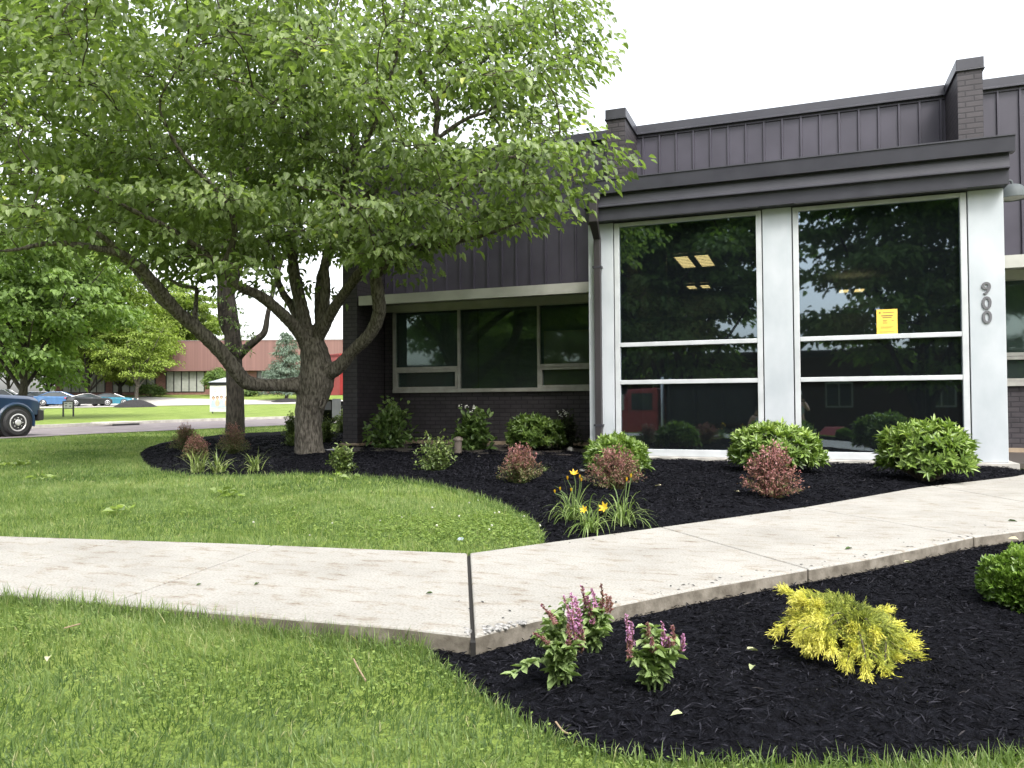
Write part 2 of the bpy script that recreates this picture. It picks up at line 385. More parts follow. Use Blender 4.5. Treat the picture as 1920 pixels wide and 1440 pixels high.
GF = np.stack([ii*nj+jj, ii*nj+jj+1, (ii+1)*nj+jj+1, (ii+1)*nj+jj], -1).reshape(-1, 4)
o = arr('ground', np.stack([X, Y, Z], -1).reshape(-1, 3), [GF], M['lawn'], smooth_=True)
tag(o, 'green lawn around the office building', 'lawn', kind='structure')

# road (runs along Y on the left), its kerbs and the car park beyond
M['asphalt'] = noise_mat('worn_asphalt', (.13, .112, .115), (.18, .16, .16), 1.2, .9, .4, 120, detail=12)
M['kerb'] = noise_mat('kerb_concrete', (.30, .285, .25), (.42, .40, .36), 3, .85, .3)
RN = [(-21.0, -60), (-20.9, 8), (-20.85, 14.9), (-21.0, 18), (-20.6, 22), (-19.6, 26), (-17.5, 33), (-13, 44), (-6, 60), (10, 90)]
RFa = [(-28.5, -60), (-28.3, 8), (-28.1, 21.4), (-28.7, 25), (-28.9, 31), (-27.5, 40), (-24, 52), (-18, 64), (-2, 94)]
ROADP = RN+RFa[::-1]
o = sheet('road', ROADP, lambda x, y: H(x, y)+.03, M['asphalt'], 2.5); tag(o, 'grey asphalt road crossing behind the trees', 'road', kind='structure')
def ribbon(name, line, w_, h_, mat, label, cat):
    P = catmull([(a, b_, 0) for a, b_ in line], 8); mb = MB(); rings = []
    T = np.gradient(P, axis=0); T /= np.linalg.norm(T, axis=1, keepdims=True); S = np.stack([-T[:, 1], T[:, 0]], 1)
    for p, s in zip(P, S):
        a = p[:2]+s*w_*.5; c = p[:2]-s*w_*.5; z = float(H(p[0], p[1]))
        rings.append([(a[0], a[1], z-.1), (c[0], c[1], z-.1), (c[0], c[1], z+h_), (a[0], a[1], z+h_)])
    mb.loft(rings); o = mb.build(name, mat); return tag(o, label, cat, kind='structure')
ribbon('kerb', RFa, .3, .16, M['kerb'], 'pale concrete kerb along the far side of the road', 'kerb')
# storm drain in the far kerb
p = onZ(228, 795, 0.0); mb = MB(); zz = float(H(p[0]-.2, p[1]))
dr = thing('storm_drain', 'grey storm drain inlet with dark slot in the far kerb of the road', 'storm drain', (p[0]-.2, p[1], zz))
mb = MB().box(p[0]-.75, p[0]+.25, p[1]-.9, p[1]+.9, zz+.1, zz+.2); mb.build('cover', M['kerb'], dr, bevel=.02)
MB().box(p[0]+.255, p[0]+.27, p[1]-.7, p[1]+.7, zz+.02, zz+.11).build('slot', M['dark'], dr)
M['lot'] = noise_mat('pale_car_park', (.30, .285, .265), (.40, .385, .36), .8, .9, .2, 60, detail=10)
def kpt(px, k): q = onK(px, 750, k); return (q[0], q[1])
LOT = [kpt(-500, 66), kpt(60, 70), kpt(180, 72), kpt(260, 75), kpt(420, 78), kpt(560, 79), kpt(720, 80), kpt(720, 84), kpt(480, 86), kpt(360, 89), kpt(270, 93), kpt(60, 93), kpt(-500, 90)]
o = sheet('car_park', LOT, lambda x, y: H(x, y)+.04, M['lot'], 3.0); tag(o, 'pale car park in front of the red brick building', 'car park', kind='structure')

# walkway: concrete slabs with joints
m, t, b, N, Lk = newmat('walk_concrete'); setp(b, None, .85, 0, .25); M['walk'] = m
tc = N('ShaderNodeTexCoord'); na = N('ShaderNodeTexNoise'); na.inputs['Scale'].default_value = 1.6; na.inputs['Detail'].default_value = 10; na.inputs['Roughness'].default_value = .65
ra = ramp(t, [(.3, (.245, .235, .215)), (.55, (.30, .290, .268)), (.75, (.335, .324, .301))]); Lk(tc.outputs['Object'], na.inputs['Vector']); Lk(na.outputs[0], ra.inputs[0])
mp = N('ShaderNodeMapping'); mp.inputs['Scale'].default_value = (2.6, 7.0, 3.0); mp.inputs['Rotation'].default_value = (0, 0, -.15); nb = N('ShaderNodeTexNoise'); nb.inputs['Scale'].default_value = 1.9; nb.inputs['Detail'].default_value = 9; nb.inputs['Roughness'].default_value = .75
Lk(tc.outputs['Object'], mp.inputs[0]); Lk(mp.outputs[0], nb.inputs['Vector']); rb = ramp(t, [(.52, (1, 1, 1)), (.60, (.82, .76, .69)), (.68, (.46, .38, .32))]); Lk(nb.outputs[0], rb.inputs[0])
nc = N('ShaderNodeTexNoise'); nc.inputs['Scale'].default_value = 90; nc.inputs['Detail'].default_value = 4; Lk(tc.outputs['Object'], nc.inputs['Vector']); rc = ramp(t, [(.3, (.70, .69, .67)), (.5, (1.0, 1.0, .99)), (.7, (1.08, 1.08, 1.07))]); Lk(nc.outputs[0], rc.inputs[0])
mu = N('ShaderNodeMix'); mu.data_type = 'RGBA'; mu.blend_type = 'MULTIPLY'; mu.inputs['Factor'].default_value = 1; Lk(ra.outputs[0], mu.inputs[6]); Lk(rb.outputs[0], mu.inputs[7])
m2 = N('ShaderNodeMix'); m2.data_type = 'RGBA'; m2.blend_type = 'MULTIPLY'; m2.inputs['Factor'].default_value = 1; Lk(mu.outputs[2], m2.inputs[6]); Lk(rc.outputs[0], m2.inputs[7])
# vertical sides of the slabs are raw, darker and browner concrete
ge = N('ShaderNodeNewGeometry'); sx = N('ShaderNodeSeparateXYZ'); Lk(ge.outputs['True Normal'], sx.inputs[0]); lt = N('ShaderNodeMath'); lt.operation = 'LESS_THAN'; lt.inputs[1].default_value = .3; Lk(sx.outputs[2], lt.inputs[0])
rs = ramp(t, [(.35, (.10, .088, .07)), (.65, (.20, .18, .15))]); ns = N('ShaderNodeTexNoise'); ns.inputs['Scale'].default_value = 14; ns.inputs['Detail'].default_value = 8; Lk(tc.outputs['Object'], ns.inputs['Vector']); Lk(ns.outputs[0], rs.inputs[0])
m3 = N('ShaderNodeMix'); m3.data_type = 'RGBA'; Lk(lt.outputs[0], m3.inputs['Factor']); Lk(m2.outputs[2], m3.inputs[6]); Lk(rs.outputs[0], m3.inputs[7]); Lk(m3.outputs[2], b.inputs['Base Color'])
bp = N('ShaderNodeBump'); bp.inputs['Strength'].default_value = .35; bp.inputs['Distance'].default_value = .006; Lk(nc.outputs[0], bp.inputs['Height']); Lk(bp.outputs[0], b.inputs['Normal'])

def line_at(line, f):
    L = np.asarray(line, float); s = np.concatenate([[0], np.cumsum(np.linalg.norm(np.diff(L, axis=0), axis=1))]); 
    return np.array([np.interp(f, s, L[:, 0]), np.interp(f, s, L[:, 1])])
def nearest(line, p):
    L = np.asarray(line, float); best = (1e9, 0); s = np.concatenate([[0], np.cumsum(np.linalg.norm(np.diff(L, axis=0), axis=1))])
    for f in np.linspace(0, s[-1], 3000):
        d = np.linalg.norm(line_at(L, f)-p)
        if d < best[0]: best = (d, f)
    return best[1], s[-1]
def slabs(B, Fr, cuts, mb):
    """B/Fr: back and front edge lines, cuts: (back px, front px) of each joint"""
    cb = [0]; cf = [0]
    for pb, pf in cuts: cb.append(nearest(B, np.array(pb))[0]); cf.append(nearest(Fr, np.array(pf))[0])
    cb.append(nearest(B, np.array(B[-1]))[1]); cf.append(nearest(Fr, np.array(Fr[-1]))[1])
    g = .005
    def seg(L, a, c):
        L = np.asarray(L, float); s = np.concatenate([[0], np.cumsum(np.linalg.norm(np.diff(L, axis=0), axis=1))])
        mids = [tuple(L[i]) for i in range(len(L)) if a+.05 < s[i] < c-.05]
        return [tuple(line_at(L, a))]+mids+[tuple(line_at(L, c))]
    for i in range(len(cb)-1):
        poly = seg(B, cb[i]+g, cb[i+1]-g)+seg(Fr, cf[i]+g, cf[i+1]-g)[::-1]
        mb.prism([(float(a), float(c)) for a, c in poly], 'z', -.13, 0.0)
mb = MB()
jl = lambda *ps: [(tuple(onZ(*a)[:2]), tuple(onZ(*c)[:2])) for a, c in ps]
slabs(WBL, WFL, [((-8.6, 3.2), (-7.4, 2.15)), ((-7.0, 3.45), (-5.6, 2.35))]+jl(((225, 1013), (-150, 1098)), ((510, 1022), (222, 1125))), mb)
slabs(WBR, WFR, jl(((1240, 988), (1510, 1065)), ((1507, 951), (1826, 1006)), ((1757, 911), (2010, 962)))+[((2.75, 10.95), (4.4, 9.1))], mb)
o = mb.build('walkway', M['walk'], bevel=.009, seg=2); tag(o, 'pale concrete walkway bending towards the entrance', 'walkway', kind='structure')
jg = np.array([onZ(876, 1034)[:2], onZ(882, 1034)[:2], onZ(892, 1196)[:2], onZ(882, 1196)[:2]])
M['joint'] = flat('joint_dirt', (.012, .011, .010), .95)
mb = MB(); mb.prism([tuple(map(float, p)) for p in jg], 'z', -.12, -.018); mb.build('joint_filler', M['joint'], o, world=False)
# exposed aggregate at the chipped mitre corner
M['pebble'] = noise_mat('aggregate', (.10, .10, .095), (.36, .35, .34), 60, .6)
mb = MB(); ico = bmesh.new(); bmesh.ops.create_icosphere(ico, subdivisions=1, radius=1); iv = np.array([v.co for v in ico.verts]); ifc = [tuple(v.index for v in f.verts) for f in ico.faces]
for a, c, nn in (((905, 1187), (985, 1168), 60), ((872, 1187), (884, 1190), 12)):
    for _ in range(nn):
        tt = random.random(); q = onZ(a[0]*(1-tt)+c[0]*tt, a[1]*(1-tt)+c[1]*tt-random.uniform(-2, 13)*(1-tt*.6), 0)
        s = random.uniform(.006, .013); mb.add(iv*np.array([s*random.uniform(.8, 1.4), s, s*.45])+np.array([q[0], q[1], 0.0]), ifc)
peb = mb.build('exposed_aggregate', M['pebble'], o, world=False, smooth_=True)

# mulch beds
M['mulch'] = noise_mat('black_mulch', (.003, .003, .0045), (.010, .0105, .0145), 30, .9, 1.0, 80, spec=.06, bdist=.04, detail=10)
M['chip'] = leaf_mat('mulch_chip', [(0, (.002, .002, .003)), (.5, (.0085, .0088, .0125)), (.9, (.030, .030, .038)), (1, (.055, .05, .048))], .8, 0.0, .10)
def edge_dist(x, y, poly):
    P = np.asarray(poly); d = np.full(len(x), 9e9)
    for i in range(len(P)):
        a = P[i]; c = P[(i+1) % len(P)]; ab = c-a; tt = np.clip(((x-a[0])*ab[0]+(y-a[1])*ab[1])/(ab@ab+1e-9), 0, 1)
        d = np.minimum(d, np.hypot(x-a[0]-ab[0]*tt, y-a[1]-ab[1]*tt))
    return d
def wav(x, y): return .012*np.sin(x*5.1+1)*np.sin(y*4.3)+.008*np.sin(x*13+y*7)+.006*np.sin(x*23-y*19)
def zbed(x, y): return H(x, y)+.004+.055*smooth(edge_dist(x, y, BED)/.5)+wav(x, y)*smooth(edge_dist(x, y, BED)/.2)
def zfb(x, y): return H(x, y)+.008+.035*smooth(edge_dist(x, y, FBED)/.35)+wav(x, y)*smooth(edge_dist(x, y, FBED)/.2)
o = sheet('mulch_bed', BED, zbed, M['mulch'], .16); tag(o, 'black mulch bed along the building', 'mulch bed', kind='structure')
o = sheet('mulch_bed', FBED, zfb, M['mulch'], .09); tag(o, 'black mulch bed in front of the walkway', 'mulch bed', kind='structure')
def chips(poly, zf, n, L, W, box=None, lift=.006):
    P = np.asarray(poly); x0, y0 = P.min(0); x1, y1 = P.max(0)
    if box: x0, x1, y0, y1 = box
    x = rnd(n, x0, x1); y = rnd(n, y0, y1); k = inpoly(x, y, poly); x, y = x[k], y[k]; n = len(x)
    z = zf(x, y)+rnd(n, 0, lift); a = rnd(n, 0, 6.283); tl = rng.normal(0, .28, n)
    D = np.stack([np.cos(a)*np.cos(tl), np.sin(a)*np.cos(tl), np.sin(tl)], 1); Nn = unit(np.stack([rng.normal(0, .45, n), rng.normal(0, .45, n), np.ones(n)], 1))
    LL = rnd(n, .35, 1.5)*L; V, Fq = leaves(np.stack([x, y, z], 1)-D*LL[:, None]*.5, D, Nn, LL, rnd(n, .5, 1.3)*W, .3, .1)
    return V, Fq, np.repeat(rng.beta(1.6, 2.2, n), 6)
def joinl(parts):
    V = []; Fq = []; T = []; o_ = 0
    for v, f, t_ in parts: V.append(v); Fq.append(f+o_); T.append(t_); o_ += len(v)
    return np.concatenate(V), np.concatenate(Fq), np.concatenate(T)
def spill(line, n, sd_):
    Lp = np.asarray(line, float); s = np.concatenate([[0], np.cumsum(np.linalg.norm(np.diff(Lp, axis=0), axis=1))]); f = rnd(n, 0, s[-1])
    x = np.interp(f, s, Lp[:, 0])+rng.normal(0, sd_, n); y = np.interp(f, s, Lp[:, 1])+rng.normal(0, sd_, n); k = inpoly(x, y, WALK); x, y = x[k], y[k]; n = len(x); a = rnd(n, 0, 6.283); LL = rnd(n, .008, .03)
    V, Fq = leaves(np.stack([x, y, np.full(n, .003)], 1), np.stack([np.cos(a), np.sin(a), np.zeros(n)], 1), np.stack([rng.normal(0, .2, n), rng.normal(0, .2, n), np.ones(n)], 1), LL, LL*.3, .3, .0)
    return V, Fq, np.repeat(rng.beta(1.5, 2, n), 6)
V, Fq, T = joinl([spill(WFR[1:8], 150, .05), spill(WBR[1:], 150, .06), spill(WFR[1:8], 40, .35), chips(FBED, zfb, 120000, .036, .0045, (-1.8, 4.4, 1.4, 8), .014), chips(BED, zbed, 130000, .042, .007, (-7, 3, 4.3, 12), .014), chips(BED, zbed, 45000, .06, .011, (-13, -3, 8, 18))])
o = arr('mulch', V, [Fq], M['chip'], tint=T); tag(o, 'loose shredded black mulch covering the beds', 'mulch', kind='stuff')

# grass
M['grass'] = leaf_mat('grass_blade', [(0, (.052, .098, .028)), (.45, (.132, .195, .060)), (.8, (.225, .295, .110)), (1, (.36, .35, .19))], .5, .45, .35, 1.5)
def in_lawn(x, y, margin=.0):
    k = ~inpoly(x, y, WALK) & ~inpoly(x, y, BED) & ~inpoly(x, y, FBED) & ~inpoly(x, y, ROADP)
    return k & ~((x > -8.6) & (y > 11.6))
def patch(x, y): return .55*patch0(x, y)+.45*(.5+.5*np.sin(x*9.1+3*np.sin(y*5.3))*np.sin(y*11.7+2.5*np.sin(x*7.9)))
def patch0(x, y): return .5+.25*np.sin(x*1.7+np.sin(y*1.3)*1.5)+.25*np.sin(y*2.3+np.sin(x*2.1)*1.2)
def visible(x, y, pad=450):
    d = np.stack([x, y, H(x, y)-EYE], 1); k = d@F_; px = 960+FPX*(d@R_)/k; py = 720-FPX*(d@U_)/k
    return (k > .5) & (px > -pad) & (px < 1920+pad) & (py < 1440+pad*1.5)
def blades(box, n, L, W, seg, lean=.5):
    x = rnd(n, box[0], box[1]); y = rnd(n, box[2], box[3]); k = in_lawn(x, y) & visible(x, y); x, y = x[k], y[k]; n = len(x)
    pt = patch(x, y); a = np.where(rng.random(n) < .55, patch0(x*1.7, y*1.7)*9+rng.normal(0, .6, n), rnd(n, 0, 6.283)); le = np.abs(rng.normal(0, lean, n))
    D = np.stack([np.cos(a)*np.sin(le), np.sin(a)*np.sin(le), np.cos(le)], 1)
    LL = L*rnd(n, .5, 1.25)*(.75+.5*pt)
    V, Fq = strips(np.stack([x, y, H(x, y)-.004], 1), D, LL, W*rnd(n, .6, 1.3), rnd(n, .3, 1.6), seg, unit(np.stack([rng.standard_normal(n), rng.standard_normal(n), np.zeros(n)], 1)))
    tn = np.clip(.44+.85*(pt-.5)+rng.normal(0, .20, n), 0, .93); tn[rng.random(n) < .025] = 1
    return V, Fq, np.repeat(tn, 2*(seg+1))
gp = [blades((2.4, 5.0, 1.2, 4.0), 40000, .045, .005, 2, .6), blades((-5.0, 2.4, 1.0, 3.0), 185000, .042, .0038, 3, .7), blades((-9, 0, 3.2, 6.5), 150000, .048, .005, 2, .55), blades((-13, -1, 6.5, 11), 90000, .055, .009, 2, .5),
      blades((-21, -8, 6, 16), 70000, .06, .016, 1, .5), blades((-22, -9, 14, 30), 50000, .06, .025, 1, .5)]
# longer ragged blades along the edges of the walk and the beds
def edge_blades(line, per, L, W, off):
    out = []
    Lp = np.asarray(line, float); s = np.concatenate([[0], np.cumsum(np.linalg.norm(np.diff(Lp, axis=0), axis=1))]); n = int(s[-1]*per)
    f = rnd(n, 0, s[-1]); x = np.interp(f, s, Lp[:, 0])+rng.normal(0, off, n); y = np.interp(f, s, Lp[:, 1])+rng.normal(0, off, n)
    k = in_lawn(x, y); x, y = x[k], y[k]; n = len(x); a = rnd(n, 0, 6.283); le = np.abs(rng.normal(.3, .4, n)); D = np.stack([np.cos(a)*np.sin(le), np.sin(a)*np.sin(le), np.cos(le)], 1)
    V, Fq = strips(np.stack([x, y, H(x, y)-.004], 1), D, L*rnd(n, .5, 1.5), W*rnd(n, .6, 1.3), rnd(n, .4, 1.8), 3, unit(np.stack([rng.standard_normal(n), rng.standard_normal(n), np.zeros(n)], 1)))
    return V, Fq, np.repeat(np.clip(.5+rng.normal(0, .2, n), 0, 1), 8)
gp += [edge_blades(FB_EDGE, 1100, .05, .004, .03), edge_blades(WFL[1:], 1900, .075, .004, .04), edge_blades(BED_FRONT_LINE, 500, .07, .007, .05), edge_blades(WBL[1:]+WBR[:2], 700, .05, .005, .03)]
V, Fq, T = joinl(gp)
o = arr('grass', V, [Fq], M['grass'], tint=T); tag(o, 'short mown green grass blades of the lawn', 'grass', kind='stuff')
# clover patches with small white flower heads
def clover(n, cx, cy, sx, sy, L):
    x = rng.normal(cx, sx, n); y = rng.normal(cy, sy, n); k = in_lawn(x, y); x, y = x[k], y[k]; n = len(x); a = rnd(n, 0, 6.283)
    V, Fq = leaves(np.stack([x, y, H(x, y)+rnd(n, .025, .05)], 1), np.stack([np.cos(a), np.sin(a), rng.normal(.1, .2, n)], 1), unit(np.stack([rng.normal(0, .25, n), rng.normal(0, .25, n), np.ones(n)], 1)), L*rnd(n, .7, 1.2), L*.85*rnd(n, .8, 1.2), .1, .1)
    return V, Fq, np.repeat(np.clip(rng.normal(.5, .22, n), 0, 1), 6)
cl = [clover(4200, -2.2, 5.0, .55, .38, .020), clover(350, -3.0, 2.2, .25, .15, .013), clover(420, -1.5, 2.3, .25, .2, .013), clover(900, -4.2, 5.2, .8, .5, .02), clover(300, -2.0, 2.0, .2, .15, .013), clover(300, -.4, 1.95, .4, .12, .012)]
V, Fq, T = joinl(cl)
M['clover'] = leaf_mat('clover_leaf', [(0, (.08, .14, .03)), (.6, (.16, .23, .05)), (1, (.25, .32, .09))], .6, .35)
o = arr('clover', V, [Fq], M['clover'], tint=T); tag(o, 'low broadleaf clover growing through the lawn', 'clover', kind='stuff')
mb = MB()
for _ in range(26):
    x, y = random.gauss(-2.2, .7), random.gauss(5.2, .7)
    if in_lawn(np.array([x]), np.array([y]))[0]: mb.add(iv*.008*random.uniform(.7, 1.2)+np.array([x, y, float(H(x, y))+.055]), ifc)
M['clover_w'] = flat('clover_white', (.42, .43, .35), .7)
o = mb.build('clover_flowers', M['clover_w'], smooth_=True); tag(o, 'scattered white clover heads in the lawn', 'clover', kind='stuff')
# ------------------------------------------------------------------ the office building
YP, YS = 13.04, 14.05             # front of the piers / plane of the siding and windows
YG = 11.34                        # front of the entrance bay
off = thing('office_building', 'dark painted brick office building with white columned glass entrance bay and house number', 'building', (-.25, YG, 0))
# structure of the wing: closed brick box below, siding above
mb = MB()
mb.box(-8.15, -3.0, YS+.02, YS+.3, -.1, 1.07); mb.box(2.5, 9.5, YS+.02, YS+.3, -.1, 1.07)
mb.box(-8.15, -7.93, YS+.02, YS+.3, 1.07, 2.8)
mb.box(-8.49, -8.2, YS, 30, -.1, 5.8)
mb.box(9.5, 9.8, YS, 30, -.1, 5.8); mb.box(-8.49, 9.8, 30, 30.3, -.1, 5.8)
mb.build('brick_wall', M['brick'], off)
MB().box(-8.4, 9.7, YS+.25, 29.9, 5.55, 5.68).build('roof', M['roof'], off)
def siding(x0, x1, z0, z1, first):
    mb = MB(); mb.box(x0, x1, YS+.02, YS+.16, z0, z1)
    x = x0+first
    while x < x1-.05:
        mb.prism([(x-.022, YS+.021), (x-.014, YS-.012), (x+.014, YS-.012), (x+.022, YS+.021)], 'z', z0+.01, z1-.01); x += .305
    mb.box(x0+.002, x1-.002, YS-.006, YS+.021, z1-.05, z1)
    return mb.build('metal_siding', M['siding'], off)
siding(-8.15, -3.1, 3.0, 5.82, .22); siding(-2.77, 2.30, 3.66, 5.82, .12); siding(2.63, 7.7, 3.0, 5.82, .1); siding(8.03, 9.8, 3.0, 5.82, .1)
# coping: top bands with a thin drip lip
def coping(x0, x1):
    mb = MB(); mb.box(x0, x1, YS-.05, YS+.4, 5.835, 5.985); mb.prism([(YS-.05, 5.835), (YS-.068, 5.815), (YS-.068, 5.837), (YS-.052, 5.85)], 'x', x0, x1)
    return mb.build('parapet_cap', M['gutter'], off)
for a, c in ((-8.12, -3.12), (-2.75, 2.28), (2.65, 7.68)): coping(a, c)
for px0 in (-8.51, -3.10, 2.30, 7.70):
    mb = MB().box(px0, px0+.33, YP, YS+.25, -.1, 5.80); pr = mb.build('brick_pier', M['brick'], off)
    c = MB().box(px0-.018, px0+.348, YP-.018, YS+.3, 5.822, 5.985); c.prism([(px0-.03, YP-.03), (px0+.36, YP-.03), (px0+.36, YS+.3), (px0-.03, YS+.3)], 'z', 5.80, 5.82)
    c.build('pier_cap', M['gutter'], pr, bevel=.006)
for bx in ((-8.56, -8.12, YP-.05, YP+.06, -.12, .075), (-8.13, -8.08, YP+.061, YS-.04, -.12, .075), (-8.13, -3.0, YS-.04, YS+.019, -.12, .095), (2.5, 7.7, YS-.04, YS+.019, -.12, .095)): MB().box(*bx).build('footing', M['footing'], off)
# window canopies: pale box beams over the strip windows
def canopy(x0, x1):
    mb = MB(); mb.box(x0, x1, YP+.002, YP+.06, 2.80, 2.985); mb.box(x0, x1, YP+.061, YS+.02, 2.90, 2.98)
    for i in range(3): mb.box(x0, x1, YP+.10+i*.05, YP+.13+i*.05, 2.86-.012*i, 2.899)
    mb.box(x0, x1, YS-.05, YS+.018, 2.76, 2.899)
    return mb.build('window_canopy', M['canopy'], off)
canopy(-8.145, -3.02); canopy(2.52, 7.68)
# strip windows
def strip_window(x0, divs, x1, low, z0=1.07, z1=2.80, shade=None, blind=None):
    f = MB(); yf, yb = YS-.035, YS+.05; t_ = .055
    f.box(x0, x1, yf-.02, yb, z0, z0+.075); f.box(x0, x1, yf, yb, z1-.06, z1)
    xs = [x0]+divs+[x1]
    for i, x in enumerate(xs):
        a = x if i == 0 else (x-t_ if i == len(xs)-1 else x-t_/2); f.box(a, a+t_, yf-.004, yb, z0+.076, z1-.061)
    zr = z0+.50
    for i in range(len(xs)-1):
        a, c = xs[i]+t_/2+.004+(t_/2 if i == 0 else 0), xs[i+1]-t_/2-.004-(t_/2 if i == len(xs)-2 else 0)
        if low[i]:
            f.box(a, c, yf+.002, yb-.002, zr-.03, zr+.03)
            f.box(a, c, yf-.018, yb-.002, zr-.085, zr-.035); f.box(a, c, yf-.018, yb-.002, z0+.078, z0+.12)
            f.box(a, a+.045, yf-.018, yb-.002, z0+.121, zr-.086); f.box(c-.045, c, yf-.018, yb-.002, z0+.121, zr-.086)
    fr = f.build('window', M['alu'], off, bevel=.004)
    p = MB()
    for i in range(len(xs)-1): p.box(xs[i]+.02, xs[i+1]-.02, YS+.015, YS+.022, z0+.05, z1-.03)
    p.build('pane', M['glass_wing'], fr)
    for a, c, d, e, mt in (shade or []): MB().box(a, c, YS+.12, YS+.13, d, e).build('roller_shade', mt, fr)
    for a, c, d, e in (blind or []):
        bl = MB(); z = d
        while z < e: bl.prism([(YS+.10, z), (YS+.125, z+.012), (YS+.126, z+.0135), (YS+.101, z+.0015)], 'x', a, c); z += .025
        bl.build('blind', M['blind'], fr)
    return fr
M['teal'] = flat('grey_green_blind', (.085, .125, .12), .7)
strip_window(-7.93, [-6.42, -4.72], -3.02, [True, False, True], shade=[(-4.66, -3.05, 1.1, 2.25, M['shade']), (-7.88, -6.46, 1.12, 2.72, M['teal'])], blind=[(-6.38, -4.76, 1.12, 2.72)])
strip_window(2.52, [4.2, 5.9], 7.66, [True, False, True], shade=[(2.56, 7.6, 1.1, 2.75, M['teal'])])

# entrance bay: columns, glazing, fascia, gutter, plinth
def column(x0, x1, d=.32):
    mb = MB().box(x0, x1, YG, YG+d, .06, 3.585); return mb.build('column', M['white'], off, bevel=.005)
column(-3.0, -2.612); column(-.455, -.068); column(2.088, 2.49, .30)
for a in (-2.610, -.470, -.066, 2.074): MB().box(a, a+.012, YG+.02, YG+.25, .06, 3.58).build('reveal', M['dark'], off)
def entrance_window(x0, x1):
    f = MB(); a, b_ = YG+.005, YG+.13; t_ = .075; z0, z1 = .06, 3.575
    f.box(x0, x0+t_, a, b_, z0, z1); f.box(x1-t_, x1, a, b_, z0, z1)
    f.box(x0+t_, x1-t_, a+.002, b_, z0, z0+.10); f.box(x0+t_, x1-t_, a+.002, b_, z1-.055, z1)
    for zc in (1.16, 1.725): f.box(x0+t_+.001, x1-t_-.001, a+.004, b_, zc-.032, zc+.032)
    fr = f.build('entrance_window', M['frame_white'], off, bevel=.006)
    p = MB()
    for z_a, z_b in ((.16, 1.128), (1.192, 1.693), (1.757, 3.52)): p.box(x0+t_-.01, x1-t_+.01, YG+.055, YG+.065, z_a-.01, z_b+.01)
    p.build('pane', M['glass'], fr)
    return fr
ew1 = entrance_window(-2.598, -.470); ew2 = entrance_window(-.052, 2.074)
bl = MB(); z = 1.66
while z < 3.5: bl.prism([(YG+.20, z), (YG+.222, z+.009), (YG+.223, z+.0105), (YG+.201, z+.0015)], 'x', -2.5, -.56); z += .0225
bl.build('blind', M['blind'], ew1)
YF = 11.02
def fx(px, py, Y=YF): return float(onY(px, py, Y)[0]), float(onY(px, py, Y)[2])
gl, gr = fx(1078, 345)[0], fx(1904, 252)[0]; gt = .5*(fx(1078, 345)[1]+fx(1904, 252)[1])
gtr = MB(); gtr.prism([(YF, gt), (YF+.02, gt-.19), (YF+.16, gt-.19), (YF+.16, gt-.02), (YF+.03, gt)], 'x', gl, gr)
gtr.box(gl, gr, YF-.012, YF+.012, gt+.001, gt+.018)
gtr.build('gutter', M['gutter'], off)
fa = MB(); zb = 3.588
x0, x1 = gl+.12, gr-.05
fa.prism([(YF+.10, gt-.192), (YF+.085, gt-.35), (YF+.06, gt-.365), (YF+.06, gt-.38), (YF+.12, gt-.39), (YF+.13, zb), (YF+.24, zb), (YF+.24, gt-.192)], 'x', x0, x1)
fa.box(x0, x0+.1, YF+.241, YS+.02, zb, gt-.03); fa.box(x1-.1, x1, YF+.241, YS+.02, zb, gt-.03)
fa.build('fascia', M['gutter'], off)
MB().box(x0+.101, x1-.101, YF+.242, YS+.02, gt-.16, gt-.02).build('bay_roof', M['roof'], off)
MB().box(x0+.101, x1-.101, YF+.242, YG+.9, zb+.004, zb+.05).build('soffit', M['gutter'], off)
so = MB()
for a, c in ((-2.55, -.5), (-.02, 2.05)): MB().box(a, c, YF+.135, YF+.22, zb-.012, zb+.003).build('soffit_vent', M['dark'], off)
pl = MB(); pl.box(-3.05, 2.60, YG-.05, YG+.3, -.15, .058); pl.box(2.45, 2.60, YG+.3, YS, -.15, .058)
pl.build('plinth', M['plinth'], off, bevel=.01)
# downspout: from the gutter down and back to the column, then to the ground
dx0, dx1 = fx(1104, 400, YF-.02)[0], fx(1120, 400, YF-.02)[0]; ex0, ex1 = float(onY(1114, 600, YG-.1)[0]), float(onY(1128, 600, YG-.1)[0])
M['downspout'] = flat('downspout_paint', (.026, .022, .025), .5); ex1 -= .016
ds = MB(); zt = gt-.18; zk = 3.55
def rr(x0, x1, y0, y1, z): return [(x0, y0, z), (x1, y0, z), (x1, y1, z), (x0, y1, z)]
ds.loft([rr(dx0, dx1, YF-.03, YF+.055, zt), rr(dx0, dx1, YF-.03, YF+.055, zk), rr(ex0, ex1, YG-.10, YG-.012, zk-.22), rr(ex0, ex1, YG-.10, YG-.012, .02), rr(ex0, ex1, YG-.20, YG-.11, -.03)])
dsp = ds.build('downspout', M['downspout'], off, bevel=.006)
st = MB()
for zz in (.5, 2.9): MB().box(ex0-.02, ex1+.02, YG-.106, YG-.002, zz, zz+.03).build('strap', M['gutter'], dsp)
